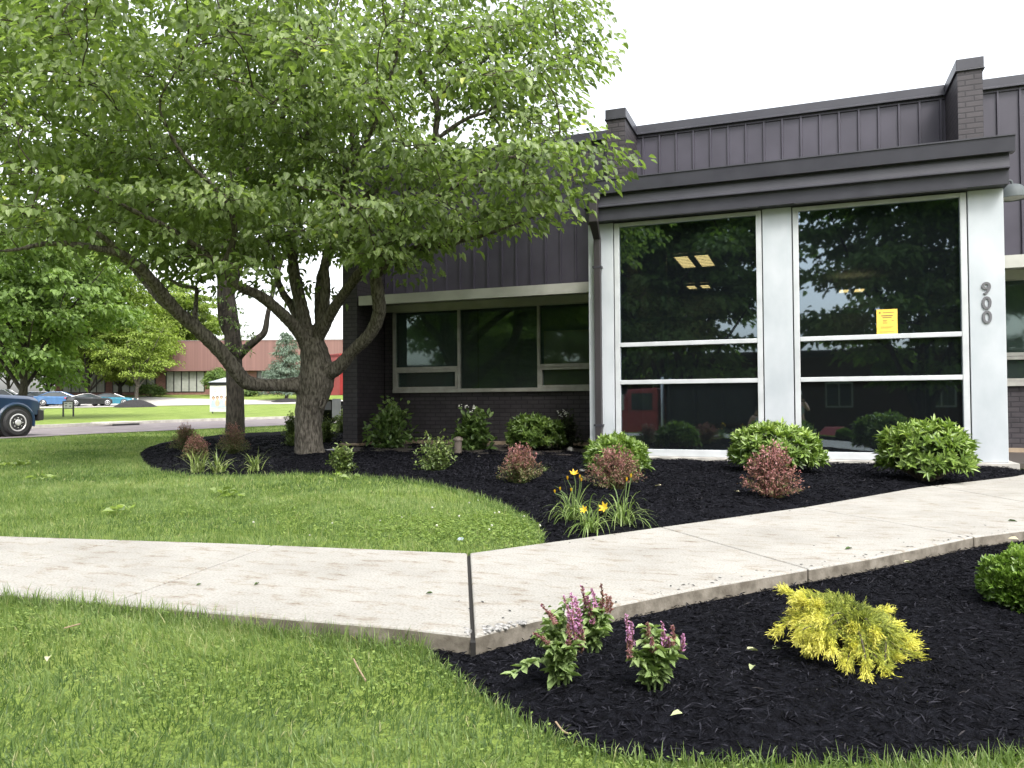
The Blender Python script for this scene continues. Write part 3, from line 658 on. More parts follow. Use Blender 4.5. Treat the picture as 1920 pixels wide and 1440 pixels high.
# side walls of the bay and what is inside
mb = MB(); mb.box(2.36, 2.47, YG+.31, YS+.02, .06, 1.0); mb.box(2.36, 2.47, YG+.31, YS+.02, 3.3, 3.58)
for y in (YG+.32, YG+1.25, YS-.12): mb.box(2.36, 2.47, y, y+.1, 1.0, 3.3)
mb.build('side_frame', M['frame_white'], off)
MB().box(2.41, 2.42, YG+.42, YS-.1, 1.0, 3.3).build('side_pane', M['glass'], off)
MB().box(-2.98, -2.88, YG+.33, YS+.02, .06, 3.58).build('side_wall', M['brick'], off)
rm = MB(); rm.box(-8.1, 9.4, 19.0, 19.1, .0, 3.6); rm.box(-2.98, -2.88, YS+.31, 18.9, .0, 3.6); rm.box(-8.18, -8.1, YS+.31, 18.9, 0, 3.6)
rm.box(2.5, 2.6, YS+.31, 18.9, 0, 3.6)
rm.build('interior_wall', M['room'], off)
MB().box(-8.1, 9.4, YG+.31, 18.95, -.05, .03).build('interior_floor', M['room_floor'], off)
ce = MB(); ce.box(-2.87, 2.35, YG+.31, YS+.29, 3.59, 3.65); ce.box(-8.1, 9.4, YS+.31, 18.95, 3.59, 3.65); ce.build('interior_ceiling', M['room'], off)
vs = MB(); yv = 13.4
vs.box(-2.86, 2.34, yv-.01, yv+.05, 2.27, 2.33)
for x in (-2.2, -.25, 1.85): vs.box(x, x+.06, yv, yv+.06, .03, 3.58)
vs.build('interior_screen', M['alu'], off)
def ceiling_light(x, y, z, label, w_=.60, l_=1.2):
    t = thing('ceiling_light', label, 'lamp', (x, y, z), 0, 'ceiling lights in the lobby')
    f = MB(); 
    for a, c, d, e in ((-w_/2-.03, w_/2+.03, -l_/2-.03, -l_/2), (-w_/2-.03, w_/2+.03, l_/2, l_/2+.03), (-w_/2-.03, -w_/2, -l_/2, l_/2), (w_/2, w_/2+.03, -l_/2, l_/2), (-.06, .06, -l_/2, l_/2)): f.box(x+a, x+c, y+d, y+e, z-.05, z)
    f.build('housing', M['frame_white'], t); MB().box(x-w_/2, x+w_/2, y-l_/2, y+l_/2, z-.03, z-.02).build('diffuser', M['lampglow'], t)
q = onY(1303, 455, 14.9); ceiling_light(float(q[0]), 14.9, 3.58, 'lit warm ceiling light high behind the blind of the first entrance window', .62, 1.3)
q = onY(1310, 551, 18.3); ceiling_light(float(q[0]), 18.3, 3.58, 'lit ceiling light deep in the lobby seen low behind the blind', .5, .6)
q = onY(1597, 577, 18.3); ceiling_light(float(q[0]), 18.3, 3.3, 'lit ceiling light deep in the lobby seen behind the yellow notice window', .5, .6)

# house number
hv, hf, ho = [], [], 0
for ch, py in (('9', 541), ('0', 568), ('0', 594.5)):
    cu = bpy.data.curves.new('house_number', 'FONT'); cu.body = ch; cu.align_x = 'CENTER'; cu.align_y = 'CENTER'; cu.size = .225; cu.extrude = .007; cu.offset = .0042
    tmp = bpy.data.objects.new('house_number', cu); C.objects.link(tmp); me_ = bpy.data.meshes.new_from_object(tmp.evaluated_get(bpy.context.evaluated_depsgraph_get()))
    q = onY(1849+(py-541)*.03, py, YG); v_ = np.array([tuple(v.co) for v in me_.vertices]); zc_ = (v_[:, 1].max()+v_[:, 1].min())/2; xc_ = (v_[:, 0].max()+v_[:, 0].min())/2
    hv.append(np.column_stack([v_[:, 0]-xc_+q[0], YG-.009-v_[:, 2], v_[:, 1]-zc_+q[2]])); hf += [tuple(i+ho for i in p.vertices) for p in me_.polygons]; ho += len(v_)
    bpy.data.objects.remove(tmp)
mb = MB(); mb.add(np.concatenate(hv), hf); mb.build('house_number', M['digit'], off)
# yellow notice taped inside the glass
a = onY(1643, 581, YG+.06); c = onY(1683, 627, YG+.06)
nb_ = thing('notice_sheet', 'yellow printed notice sheet taped inside the right entrance window', 'notice', ((a[0]+c[0])/2, YG+.07, c[2]))
MB().box(a[0], c[0], YG+.040, YG+.043, c[2], a[2]).build('paper', M['paper'], nb_)
ik = MB(); W_ = c[0]-a[0]; Hh = a[2]-c[2]
for u0, u1, v0, v1 in ((.12, .2, .84, .9), (.3, .85, .86, .88), (.22, .78, .73, .765), (.28, .72, .66, .69), (.3, .5, .55, .57), (.3, .46, .50, .515), (.3, .52, .45, .465), (.72, .82, .54, .56), (.2, .8, .3, .31), (.2, .7, .26, .27), (.15, .85, .1, .115)):
    ik.box(a[0]+u0*W_, a[0]+u1*W_, YG+.0385, YG+.0395, c[2]+v0*Hh, c[2]+v1*Hh)
ik.build('print', M['ink'], nb_)
# dome lamp on the side of the bay
lx, lz = 2.62, 3.50; ly = YG+.22
lt_ = thing('wall_lamp', 'grey dome wall lamp on a bracket beside the last white column', 'lamp', (2.49, ly, lz))
prof = [(.0, .17), (.05, .168), (.10, .15), (.14, .11), (.165, .05), (.172, .0), (.178, -.005), (.178, -.018), (.168, -.018), (.16, .0), (.13, .09), (.05, .15), (0, .152)]
MB().lathe(prof, (lx+.02, ly, lz), 28).build('shade', M['lamp_grey'], lt_, smooth_=True)
MB().lathe([(0, .0), (.165, .0), (.165, .006), (0, .006)], (lx+.02, ly, lz-.008), 24).build('lens', M['alu'], lt_)
mb = MB(); mb.tube(catmull([(2.475, ly, lz+.1), (2.53, ly, lz+.2), (lx, ly, lz+.22), (lx+.02, ly, lz+.165)], 6), .016, 8); mb.box(2.472, 2.492, ly-.05, ly+.05, lz+.04, lz+.16); mb.build('bracket', M['lamp_grey'], lt_, smooth_=True)
# ------------------------------------------------------------------ trees
M['leaf_dog'] = leaf_mat('dogwood_leaf', [(0, (.085, .125, .048)), (.45, (.178, .238, .088)), (.75, (.265, .335, .138)), (.93, (.33, .40, .165)), (1, (.44, .47, .14))], .45, .48, .45, 1.5)
M['leaf_2nd'] = leaf_mat('tree_leaf', [(0, (.04, .07, .02)), (.5, (.085, .135, .036)), (1, (.17, .23, .065))], .5, .35, .35, 1.5)
M['leaf_lime'] = leaf_mat('lime_leaf', [(0, (.085, .13, .025)), (.5, (.16, .22, .04)), (1, (.27, .33, .075))], .55, .45, .3, 1.5)
M['leaf_mid'] = leaf_mat('green_leaf', [(0, (.07, .115, .034)), (.5, (.13, .20, .055)), (1, (.22, .30, .09))], .55, .4, .3, 1.5)
M['leaf_blue'] = leaf_mat('spruce_needle', [(0, (.08, .12, .09)), (.5, (.15, .205, .155)), (1, (.27, .33, .26))], .6, .15, .3, 1.2)

def limb(pts, r, m=7):
    """pts: (px, py, depth) ; r: widths in photo pixels"""
    P = np.array([onK(a, b_, k) for a, b_, k in pts]); Pc = catmull(P, m)
    kk = np.interp(np.linspace(0, 1, len(Pc)), np.linspace(0, 1, len(pts)), [p[2] for p in pts])
    rr_ = np.interp(np.linspace(0, 1, len(Pc)), np.linspace(0, 1, len(pts)), r)*kk/FPX/2
    return Pc, rr_
def spray_leaves(cs, os_, R_s, nleaf, L, W, droop=.5, thick=.07, tb=.45, tsd=.16):
    """flat drooping sprays of leaves around centres cs pointing along os_"""
    n = len(cs); k = nleaf; c = np.repeat(cs, k, 0); oo = np.repeat(os_, k, 0); rs = np.repeat(R_s, k)
    sd_ = np.stack([-oo[:, 1], oo[:, 0], np.zeros(len(oo))], 1)
    rad = np.sqrt(rnd(n*k))*rs; an = rnd(n*k, 0, 6.283); u_ = np.cos(an)*rad*1.25; v_ = np.sin(an)*rad*.85
    P = c+oo*u_[:, None]+sd_*v_[:, None]; P[:, 2] += rng.normal(0, thick, n*k)-.28*(rad/rs)**2*rs+.10*rs
    D = unit(oo*(u_/rs+.35)[:, None]+sd_*(v_/rs)[:, None]+rng.standard_normal((n*k, 3))*.45); D[:, 2] -= rnd(n*k, .15, droop*2); D = unit(D)
    Nn = unit(np.stack([rng.normal(0, .4, n*k), rng.normal(0, .4, n*k), np.ones(n*k)], 1)+D*.3)
    V, Fq = leaves(P, D, Nn, L*rnd(n*k, .45, 1.3), W*rnd(n*k, .75, 1.2), .22, .22)
    base = np.repeat(np.clip(rng.normal(tb, .10, n), 0, 1), k)
    T = np.clip(base+rng.normal(0, tsd, n*k), 0, .97); T[rng.random(n*k) < .004] = 1
    return V, Fq, np.repeat(T, 6)
def connect(nodes, cs, os_, r0=.014):
    """thin branches from the nearest limb node to each spray, and short twigs inside it"""
    items = []
    N_ = np.array(nodes); cs = np.asarray(cs); order = np.argsort([np.min(np.linalg.norm(N_-c, axis=1)) for c in cs])
    for i_ in order:
        c, o_ = cs[i_], os_[i_]
        d = np.linalg.norm((N_-c)*np.array([1, 1, 1.3]), axis=1)+np.maximum(0, N_[:, 2]-c[2])*.7; j = int(np.argmin(d)); a = N_[j]; L_ = np.linalg.norm(c-a)
        N_ = np.concatenate([N_, [a*.4+c*.6+np.array([0, 0, .05*L_]), c]])
        mid = a*.5+c*.5+np.array([random.gauss(0, .08), random.gauss(0, .08), .10])*L_
        e = c+o_*.35
        r_ = r0*(.5+.35*L_)
        items.append((catmull([a, mid, c, e], 4), np.linspace(r_, .004, 13)))
        s_ = np.array([-o_[1], o_[0], 0])
        for sg in (-1, 1):
            b0 = c+o_*random.uniform(-.2, .2); items.append((catmull([b0, b0+s_*sg*.22+o_*.12, b0+s_*sg*.42+o_*.2-np.array([0, 0, .06])], 3), np.linspace(.006, .003, 7)))
    return items

k0 = kdepth(onZ(580, 848, .03)); K = lambda d: k0+d
TB = onZ(580, 848, .0)
tree = thing('dogwood_tree', 'large spreading multi stemmed tree with layered leaves and knobbly trunk in the mulch bed', 'tree', TB)
L_ = []
L_.append(limb([(583, 862, K(0)), (580, 845, K(0)), (578, 800, K(0)), (582, 760, K(0)), (592, 720, K(0)), (594, 690, K(0)), (588, 655, K(0)), (585, 635, K(0))], [72, 58, 53, 58, 72, 66, 54, 42]))
L_.append(limb([(590, 728, K(0)), (560, 722, K(-.1)), (525, 722, K(-.25)), (490, 722, K(-.45)), (462, 716, K(-.6)), (440, 692, K(-.75)), (410, 655, K(-.95)), (370, 617, K(-1.2)), (330, 582, K(-1.5)), (300, 545, K(-1.8)), (268, 507, K(-2.1)), (238, 482, K(-2.4)), (185, 466, K(-2.8)), (100, 456, K(-3.2)), (10, 470, K(-3.5)), (-80, 460, K(-3.7))], [44, 34, 26, 26, 30, 30, 29, 28, 26, 25, 22, 18, 14, 12, 8, 5]))
L_.append(limb([(240, 484, K(-2.4)), (200, 450, K(-2.8)), (140, 415, K(-3.2)), (60, 390, K(-3.6))], [15, 13, 9, 5]))
L_.append(limb([(345, 596, K(-1.4)), (300, 566, K(-1.4)), (262, 520, K(-1.2)), (230, 490, K(-1.0)), (180, 470, K(-.8))], [14, 11, 9, 7, 4]))
L_.append(limb([(395, 640, K(-1.0)), (368, 600, K(-1.0)), (368, 560, K(-.8)), (366, 540, K(-.7)), (340, 535, K(-.6)), (300, 510, K(-.5)), (250, 450, K(-.6))], [16, 12, 9, 10, 9, 7, 4]))
L_.append(limb([(584, 660, K(0)), (560, 622, K(-.2)), (525, 585, K(-.5)), (488, 555, K(-.8)), (450, 538, K(-1.2)), (415, 505, K(-1.5)), (380, 470, K(-1.9)), (310, 425, K(-2.4)), (220, 380, K(-2.9)), (130, 330, K(-3.3))], [34, 26, 23, 22, 18, 17, 15, 13, 9, 5]))
L_.append(limb([(415, 505, K(-1.5)), (440, 440, K(-1.7)), (420, 370, K(-2.0)), (350, 300, K(-2.4)), (300, 200, K(-2.8)), (340, 120, K(-3.0))], [14, 13, 11, 9, 7, 4]))
L_.append(limb([(578, 650, K(0)), (568, 590, K(.05)), (556, 535, K(.1)), (549, 480, K(.15)), (550, 400, K(.2)), (580, 310, K(.2)), (572, 210, K(.1)), (540, 100, K(0)), (530, -20, K(-.1)), (540, -150, K(0))], [38, 27, 25, 20, 18, 15, 13, 11, 9, 6]))
L_.append(limb([(574, 630, K(.1)), (548, 575, K(.35)), (526, 540, K(.5)), (500, 450, K(.8)), (470, 340, K(1.1)), (450, 220, K(1.4)), (430, 60, K(1.6)), (420, -80, K(1.6))], [24, 17, 14, 13, 12, 10, 8, 5]))
L_.append(limb([(590, 650, K(0)), (603, 600, K(0)), (611, 545, K(0)), (612, 480, K(-.1)), (650, 405, K(-.2)), (735, 330, K(-.4)), (805, 275, K(-.6)), (819, 230, K(-.7)), (816, 190, K(-.8)), (785, 130, K(-.9)), (765, 70, K(-1)), (790, -60, K(-1))], [32, 23, 20, 17, 15, 14, 13, 13, 12, 9, 7, 4]))
L_.append(limb([(816, 192, K(-.8)), (850, 150, K(-.7)), (900, 120, K(-.7)), (960, 60, K(-.6)), (1000, -30, K(-.5))], [11, 9, 8, 6, 4]))
L_.append(limb([(800, 275, K(-.6)), (870, 225, K(-.9)), (920, 205, K(-1.2)), (980, 150, K(-1.5)), (1040, 100, K(-1.7))], [11, 9, 7, 6, 3]))
L_.append(limb([(612, 470, K(-.1)), (640, 350, K(-.6)), (700, 240, K(-1.2)), (740, 120, K(-1.8)), (760, 0, K(-2.2)), (800, -120, K(-2.4))], [13, 12, 10, 9, 7, 4]))
L_.append(limb([(597, 632, K(-.05)), (625, 580, K(-.25)), (660, 530, K(-.5)), (700, 487, K(-.8)), (770, 468, K(-1.3)), (850, 455, K(-1.9)), (940, 430, K(-2.5)), (1030, 395, K(-3.0))], [26, 22, 20, 18, 15, 11, 8, 4]))
L_.append(limb([(690, 495, K(-.7)), (750, 420, K(-1.3)), (850, 350, K(-1.9)), (950, 300, K(-2.5)), (1050, 250, K(-3.0))], [14, 12, 10, 8, 4]))
L_.append(limb([(602, 700, K(-.05)), (632, 690, K(-.15)), (660, 660, K(-.3)), (692, 628, K(-.5)), (710, 590, K(-.65)), (708, 545, K(-.8)), (706, 515, K(-.9)), (738, 486, K(-1.2)), (800, 455, K(-1.7)), (880, 420, K(-2.3)), (960, 380, K(-2.8))], [40, 30, 25, 25, 27, 27, 24, 15, 12, 8, 4]))
L_.append(limb([(612, 690, K(.1)), (600, 640, K(.3)), (597, 600, K(.45)), (600, 520, K(.6)), (640, 400, K(.9)), (660, 260, K(1.0)), (640, 100, K(1.0)), (640, -60, K(1.1))], [24, 19, 15, 14, 13, 10, 8, 5]))
for a in ((300, 420), (480, 300)): pass
nodes = []
Vs, Fs, oo = [], [], 0
for i, (P, r_) in enumerate(L_):
    V, Fq = tube_arr(P, r_*.93, 14, .012, True); Vs.append(V); Fs.append(Fq+oo); oo += len(V); nodes += list(P[3:])
# root flare and burls
tr_o = arr('trunk', np.concatenate(Vs), [np.concatenate(Fs)], M['bark'], tree, smooth_=True)
rm_ = tr_o.modifiers.new('remesh', 'REMESH'); rm_.mode = 'VOXEL'; rm_.voxel_size = .022; rm_.use_smooth_shade = True
sm_ = tr_o.modifiers.new('smooth', 'SMOOTH'); sm_.factor = .5; sm_.iterations = 4
tx = bpy.data.textures.new('bark_relief', 'CLOUDS'); tx.noise_scale = .07; tx.noise_depth = 2
dp = tr_o.modifiers.new('displace', 'DISPLACE'); dp.texture = tx; dp.strength = .03; dp.mid_level = .5; dp.texture_coords = 'LOCAL'
# old pruning scar
q = onK(604, 757, k0-.235); mb = MB(); kn = []
for j in range(14): a = j*2*math.pi/13; kn.append(q+R_*(.055*math.cos(a)*.7+.02*math.sin(a))+U_*(.075*math.sin(a))-F_*.0)
mb.tube(np.array(kn), .022, 8, .1); mb.build('knot', M['bark'], tree, smooth_=True)

ylow_x = [-500, 0, 60, 150, 240, 330, 420, 500, 560, 640, 700, 760, 850, 900, 960, 1040, 1080, 1125, 1200]; ylow_y = [480, 485, 490, 480, 505, 530, 545, 510, 490, 510, 510, 505, 490, 480, 475, 450, 400, 330, 250]
xr_y = [-400, 0, 60, 100, 150, 220, 270, 310, 345, 400, 450, 500]; xr_x = [1070, 1095, 1100, 1105, 1085, 1050, 1060, 1085, 1070, 1045, 1000, 930]
def pix(P):
    d = P-np.array([0, 0, EYE]); k = d@F_; return 960+FPX*(d@R_)/k, 720-FPX*(d@U_)/k, k
CC = np.array([TB[0]-.5, TB[1]-.7, 5.7])
cs = []; tries = 0
def ok_spray(p, marg_px=28):
    if p[1] > YP-.75 and p[0] > -9.2 and p[2] < 6.5: return False
    if p[1] > YF-.9 and p[0] > -3.9 and p[2] < 4.9: return False
    x, y, k = pix(p)
    if y > np.interp(x, ylow_x, ylow_y)-marg_px: return False
    if x > np.interp(y, xr_y, xr_x)-marg_px-4: return False
    e = ((x-835)/105)**2+((y-215)/55)**2
    if e < 1 and random.random() < .7: return False
    return True
while len(cs) < 500 and tries < 120000:
    tries += 1
    d = rdir(1)[0]; r = random.random()**.42; p = CC+d*r*np.array([6.4, 5.2, 3.5])
    if p[2] < 2.4: continue
    if not ok_spray(p): continue
    if len(cs) and np.min(np.linalg.norm((np.array(cs)-p)*np.array([1, 1, 1.6]), axis=1)) < .37: continue
    cs.append(p)
# low skirts: the layered tiers along the underside
for px, py, dk in [(20, 60, -2.0), (70, 90, -2.4), (40, 20, -1.6), (110, 40, -2.0), (10, 130, -2.6), (150, 110, -2.6), (-30, 90, -2.2), (1060, 40, -.6), (1085, 80, -.9), (1030, 60, -1.2), (1000, 30, -.4), (1050, 130, -1.2), (1075, 110, -.5), (1010, 180, -1.4), (1035, 200, -1.8), (980, 110, -.6), (1065, 10, -.2), (1040, -30, -.5), (960, 40, -1.6), (1040, 250, -2.4), (1060, 300, -2.8), (930, 90, -.9), (900, 60, -1.4), (990, 230, -2.0), (950, 170, -.6), (1000, 140, -.2), (950, 260, -1.0), (1000, 280, -1.6), (860, 100, -1.2), (780, 60, -1.5), (820, 30, -.8), (700, 100, -.5), (720, 170, -1.6), (650, 200, -1.8), (900, 310, -1.4), (830, 330, -1.2), (760, 320, -1.0), (20, 440, -3.6), (90, 430, -3.4), (160, 425, -3.0), (60, 395, -3.8), (240, 420, -2.6), (310, 440, -2.2), (380, 470, -1.6), (330, 490, -1.0), (440, 450, -1.4), (420, 500, -.8), (470, 480, -.5), (520, 440, -.6), (560, 420, -.8), (620, 440, -1.2), (660, 455, -1.5), (720, 440, -1.8), (770, 450, -1.9), (820, 430, -2.0), (850, 445, -2.1), (690, 400, -2.2), (760, 390, -2.4), (840, 385, -2.5), (900, 400, -2.4), (950, 410, -2.6), (1000, 400, -2.8), (1030, 370, -3.0), (1060, 335, -3.1), (980, 350, -3.2), (900, 340, -3.2), (1080, 290, -3.2), (1000, 290, -3.4), (545, 540, .3), (390, 520, -1.0), (760, 500, -1.4), (740, 480, -1.3), (300, 470, -.9), (250, 455, -1.2), (600, 395, -1.6), (500, 385, -1.8), (400, 395, -2.2), (300, 370, -2.8), (180, 350, -3.4), (80, 330, -3.8)]:
    cs.append(onK(px, py, K(dk)))
cs = np.array(cs); ov = cs-(TB+np.array([0, 0, 0])); ov[:, 2] = 0; ov = unit(unit(ov)+rng.standard_normal(ov.shape)*np.array([.35, .35, 0]))
rs = rnd(len(cs), .48, .82)
V, Fq, T = spray_leaves(cs, ov, rs, 112, .128, .076, .55, .05, .42, .15)
cr = arr('crown', V, [Fq], M['leaf_dog'], tree, tint=T, smooth_=False)
it = connect(nodes, cs, ov)
tubes('branches', it, M['twig'], tree, 5)

# the second, darker tree behind it
k2 = kdepth(onZ(437, 812, -.03)); K2 = lambda d: k2+d; T2 = onZ(437, 812, -.03)
tree2 = thing('shade_tree', 'tall dark straight trunked tree behind the reddish shrubs in the bed', 'tree', T2)
B_ = [limb([(440, 825, k2), (441, 800, k2), (441, 740, k2), (439, 690, k2), (437, 640, k2), (432, 590, k2), (428, 540, k2), (428, 460, k2), (432, 360, k2), (426, 240, k2), (420, 100, k2), (425, -60, k2)], [44, 38, 35, 33, 34, 30, 24, 22, 19, 16, 12, 8]),
      limb([(440, 672, K2(0)), (462, 652, K2(0)), (482, 636, K2(0)), (496, 622, K2(0)), (502, 590, K2(0)), (510, 555, K2(.2)), (525, 500, K2(.3)), (560, 400, K2(.5)), (620, 300, K2(.6))], [24, 18, 15, 13, 10, 9, 8, 7, 4]),
      limb([(436, 640, K2(0)), (418, 610, K2(-.2)), (412, 570, K2(-.4)), (408, 500, K2(-.6)), (370, 420, K2(-1)), (320, 330, K2(-1.4)), (260, 200, K2(-1.8))], [16, 13, 11, 10, 9, 8, 4]),
      limb([(430, 560, K2(0)), (460, 470, K2(-.4)), (500, 360, K2(-.8)), (540, 230, K2(-1.2)), (560, 80, K2(-1.4))], [16, 14, 12, 9, 5]),
      limb([(428, 480, K2(0)), (360, 400, K2(.5)), (280, 330, K2(1)), (190, 270, K2(1.4)), (100, 230, K2(1.6))], [14, 12, 10, 8, 4])]
nodes2 = []; Vs, Fs, oo = [], [], 0
for P, r_ in B_:
    V, Fq = tube_arr(P, r_*.92, 12, .015, True); Vs.append(V); Fs.append(Fq+oo); oo += len(V); nodes2 += list(P[8:])
t2 = arr('trunk', np.concatenate(Vs), [np.concatenate(Fs)], M['bark2'], tree2, smooth_=True)
rm_ = t2.modifiers.new('remesh', 'REMESH'); rm_.mode = 'VOXEL'; rm_.voxel_size = .035; rm_.use_smooth_shade = True
c2 = []; C2 = np.array([T2[0], T2[1], 8.6]); tries = 0
while len(c2) < 170 and tries < 40000:
    tries += 1; d = rdir(1)[0]; p = C2+d*random.random()**.42*np.array([5.8, 5.0, 4.6]); x, y, k = pix(p)
    if y > np.interp(x, ylow_x, ylow_y)-40 and not (x < 330 and y < 560): continue
    if p[0] > -9.3 and p[1] > YP-.8 and p[2] < 7: continue
    if x > 1000: continue
    c2.append(p)
for px, py in ((425, 600), (450, 610), (465, 630), (430, 650), (455, 655), (505, 545), (440, 580), (412, 560)): c2.append(onK(px, py, K2(-.35)))
c2 = np.array(c2); o2 = c2-T2; o2[:, 2] = 0; o2 = unit(unit(o2)+rng.standard_normal(o2.shape)*np.array([.4, .4, 0])); r2 = rnd(len(c2), .5, .85); r2[-8:] = .27
V, Fq, T = spray_leaves(c2[:-8], o2[:-8], r2[:-8], 95, .13, .07, .5)
Vb, Fb, Tb_ = spray_leaves(c2[-8:], o2[-8:], r2[-8:], 40, .10, .045, .7)
arr('crown', np.concatenate([V, Vb]), [np.concatenate([Fq, Fb+len(V)])], M['leaf_2nd'], tree2, tint=np.concatenate([T, Tb_]))
tubes('branches', connect(nodes2, c2, o2, .013), M['twig'], tree2, 5)

# generic tree
def make_tree(name, label, base, h, cr_, crz, trunk_h, tw, n, nleaf, Ls, mat, bark, group=None, seed=1, tb=.5, flatten=1.0, sprad=(.8, 1.5)):
    random.seed(seed); global rng; keep = rng; rng = np.random.default_rng(seed)
    base = np.array(base, float); t = thing(name, label, 'tree', base, 0, group)
    top = base+np.array([random.uniform(-.4, .4), random.uniform(-.4, .4), h*.86])
    tp = catmull([base-np.array([0, 0, .3]), base+np.array([0, 0, trunk_h*.5]), base+np.array([random.uniform(-.15, .15), random.uniform(-.15, .15), trunk_h]), (base+top)/2+np.array([random.uniform(-.3, .3), random.uniform(-.3, .3), 0]), top], 6)
    its = [(tp, np.interp(np.linspace(0, 1, len(tp)), [0, .12, .4, 1], [tw*.75, tw*.5, tw*.42, .03]))]
    nd = list(tp[10:])
    for i in range(9):
        a = i*2.4+random.random(); f = random.uniform(.35, .75); s0 = tp[int(f*(len(tp)-1))]; e = base+np.array([math.cos(a)*cr_*.75, math.sin(a)*cr_*.75, trunk_h+(h-trunk_h)*random.uniform(.25, .75)])
        bp_ = catmull([s0, s0*.55+e*.45+np.array([0, 0, .25]), e], 6); its.append((bp_, np.linspace(tw*.22, .02, len(bp_)))); nd += list(bp_[3:])
    pass
    cc = base+np.array([0, 0, trunk_h*.8+(h-trunk_h*.8)*.5]); c_ = []
    while len(c_) < n:
        d = rdir(1)[0]; r = random.random()**.38; f = .82+.18*math.sin(d[0]*5+seed)*math.cos(d[1]*4+d[2]*5)
        p = cc+d*r*f*np.array([cr_, cr_, crz])
        c_.append(p)
    c_ = np.array(c_); o_ = c_-base; o_[:, 2] = 0; o_ = unit(unit(o_)+rng.standard_normal(o_.shape)*np.array([.5, .5, 0])); r_ = rnd(n, *sprad)
    V, Fq, T = spray_leaves(c_, o_, r_, nleaf, Ls, Ls*.62, .45, .16*flatten, tb, .17)
    arr('crown', V, [Fq], mat, t, tint=T)
    tubes('trunk', its+connect(nd, c_, o_, tw*.05), bark, t, 6)
    rng = keep; random.seed(seed+100); return t
b1 = onK(42, 745, 43.0); b1[2] = float(H(b1[0], b1[1]))
make_tree('maple_tree', 'broad green tree with dark trunk behind the blue pickup truck', b1, 13.0, 6.8, 5.6, 2.2, .55, 190, 110, .32, M['leaf_mid'], M['bark2'], seed=11)
b2_ = G(256, 751)
make_tree('young_tree', 'light green young tree on a mulch mound in the far lawn', b2_, 10.5, 5.2, 4.7, 2.0, .44, 125, 90, .30, M['leaf_lime'], M['bark'], seed=5, tb=.55)
for i, (px, k, h_, cr1, lab, mat, sd_, tb_) in enumerate([(165, 88, 20, 8.0, 'tall yellow green tree between the maple and the young tree', 'leaf_lime', 21, .4), (-110, 70, 14, 7, 'tall green tree beyond the parked silver car at the frame edge', 'leaf_mid', 22, .5), (330, 120, 21, 8, 'distant pale tree rising over the red brick building', 'leaf_lime', 23, .5), (15, 125, 18, 9, 'distant broad green tree far behind the car park', 'leaf_mid', 24, .6), (225, 94, 11, 6, 'low pale tree in front of the red brick office behind the young tree', 'leaf_lime', 25, .5), (90, 95, 12, 6.5, 'low green tree behind the parked blue car', 'leaf_mid', 26, .55)]):
    q = onK(px, 745, k); q[2] = float(H(q[0], q[1]))
    make_tree('background_tree', lab, q, h_, cr1, h_*.43, 1.6, .55, 200, 120, .45 if k > 100 else .38, M[mat], M['bark2'], 'trees behind the car park', seed=sd_, tb=tb_, sprad=(1.0, 2.0))
# blue spruce in the far lawn
def spruce(label, base, h, r):
    t = thing('spruce_tree', label, 'tree', base); base = np.array(base)
    c_, o_, rr_ = [], [], []
    for i in range(150):
        f = 1-math.sqrt(random.random()); a = random.random()*6.283; z = .9+f*(h-1.0); R0 = r*(1-f)**.9*random.uniform(.35, 1)
        c_.append(base+np.array([math.cos(a)*R0, math.sin(a)*R0, z])); o_.append((math.cos(a), math.sin(a), 0)); rr_.append(.35+.45*(1-f))
    V, Fq, T = spray_leaves(np.array(c_), np.array(o_), np.array(rr_), 70, .34, .07, .3, .12); arr('crown', V, [Fq], M['leaf_blue'], t, tint=T)
    tubes('trunk', [(np.array([base, base+np.array([0, 0, h])]), [.2, .02])]+[(np.array([base+np.array([0, 0, c[2]-base[2]+.1]), c]), [.03, .01]) for c in c_], M['bark'], t, 6)
q = G(537, 751); spruce('blue green conifer on a mulch mound in front of the red brick building', q, 133*kdepth(q)/FPX, 44*kdepth(q)/FPX)
# trees behind the camera, seen reflected in the glass
for i, (x, y, h_, cr1, tb_, lab) in enumerate([(-5.5, -14.5, 18, 6.6, .55, 'big green tree reflected in the left entrance window'), (5.2, -15.5, 18, 6.6, .5, 'big green tree reflected in the right entrance window'), (-17, -16, 15, 6.6, .5, 'green tree reflected in the strip window of the wing'), (15.5, -18, 16, 6.6, .5, 'green tree reflected in the window at the right frame edge'), (-10.5, -19.5, 17, 6.2, .5, 'green tree reflected behind the others in the first entrance window')]):
    make_tree('reflected_tree', lab, (x, y, float(H(x, y))), h_, cr1, h_*.46, 1.6, .7, 230, 120, .36, M['leaf_mid'], M['bark2'], 'trees across the drive seen only as reflections', seed=40+i, tb=tb_)
random.seed(99)
# ------------------------------------------------------------------ shrubs and flowers
M['laurel'] = leaf_mat('laurel_leaf', [(0, (.035, .07, .016)), (.4, (.10, .165, .036)), (.75, (.19, .28, .062)), (1, (.30, .39, .10))], .35, .25, .5, 1.4)
M['barberry'] = leaf_mat('barberry_leaf', [(0, (.09, .14, .04)), (.3, (.16, .18, .07)), (.45, (.20, .12, .085)), (.75, (.33, .13, .135)), (1, (.54, .31, .31))], .5, .3, .35, 1.1)
M['euon'] = leaf_mat('euonymus_leaf', [(0, (.05, .085, .025)), (.5, (.11, .155, .042)), (.85, (.20, .25, .075)), (1, (.32, .35, .13))], .4, .25, .5, 1.3)
M['bigleaf'] = leaf_mat('broad_leaf', [(0, (.045, .085, .024)), (.5, (.10, .16, .045)), (1, (.19, .26, .085))], .45, .3, .4, 1.4)
M['dull'] = leaf_mat('dull_leaf', [(0, (.018, .028, .012)), (.5, (.04, .055, .022)), (.85, (.06, .06, .03)), (1, (.10, .06, .04))], .5, .2, .35, 1.2)
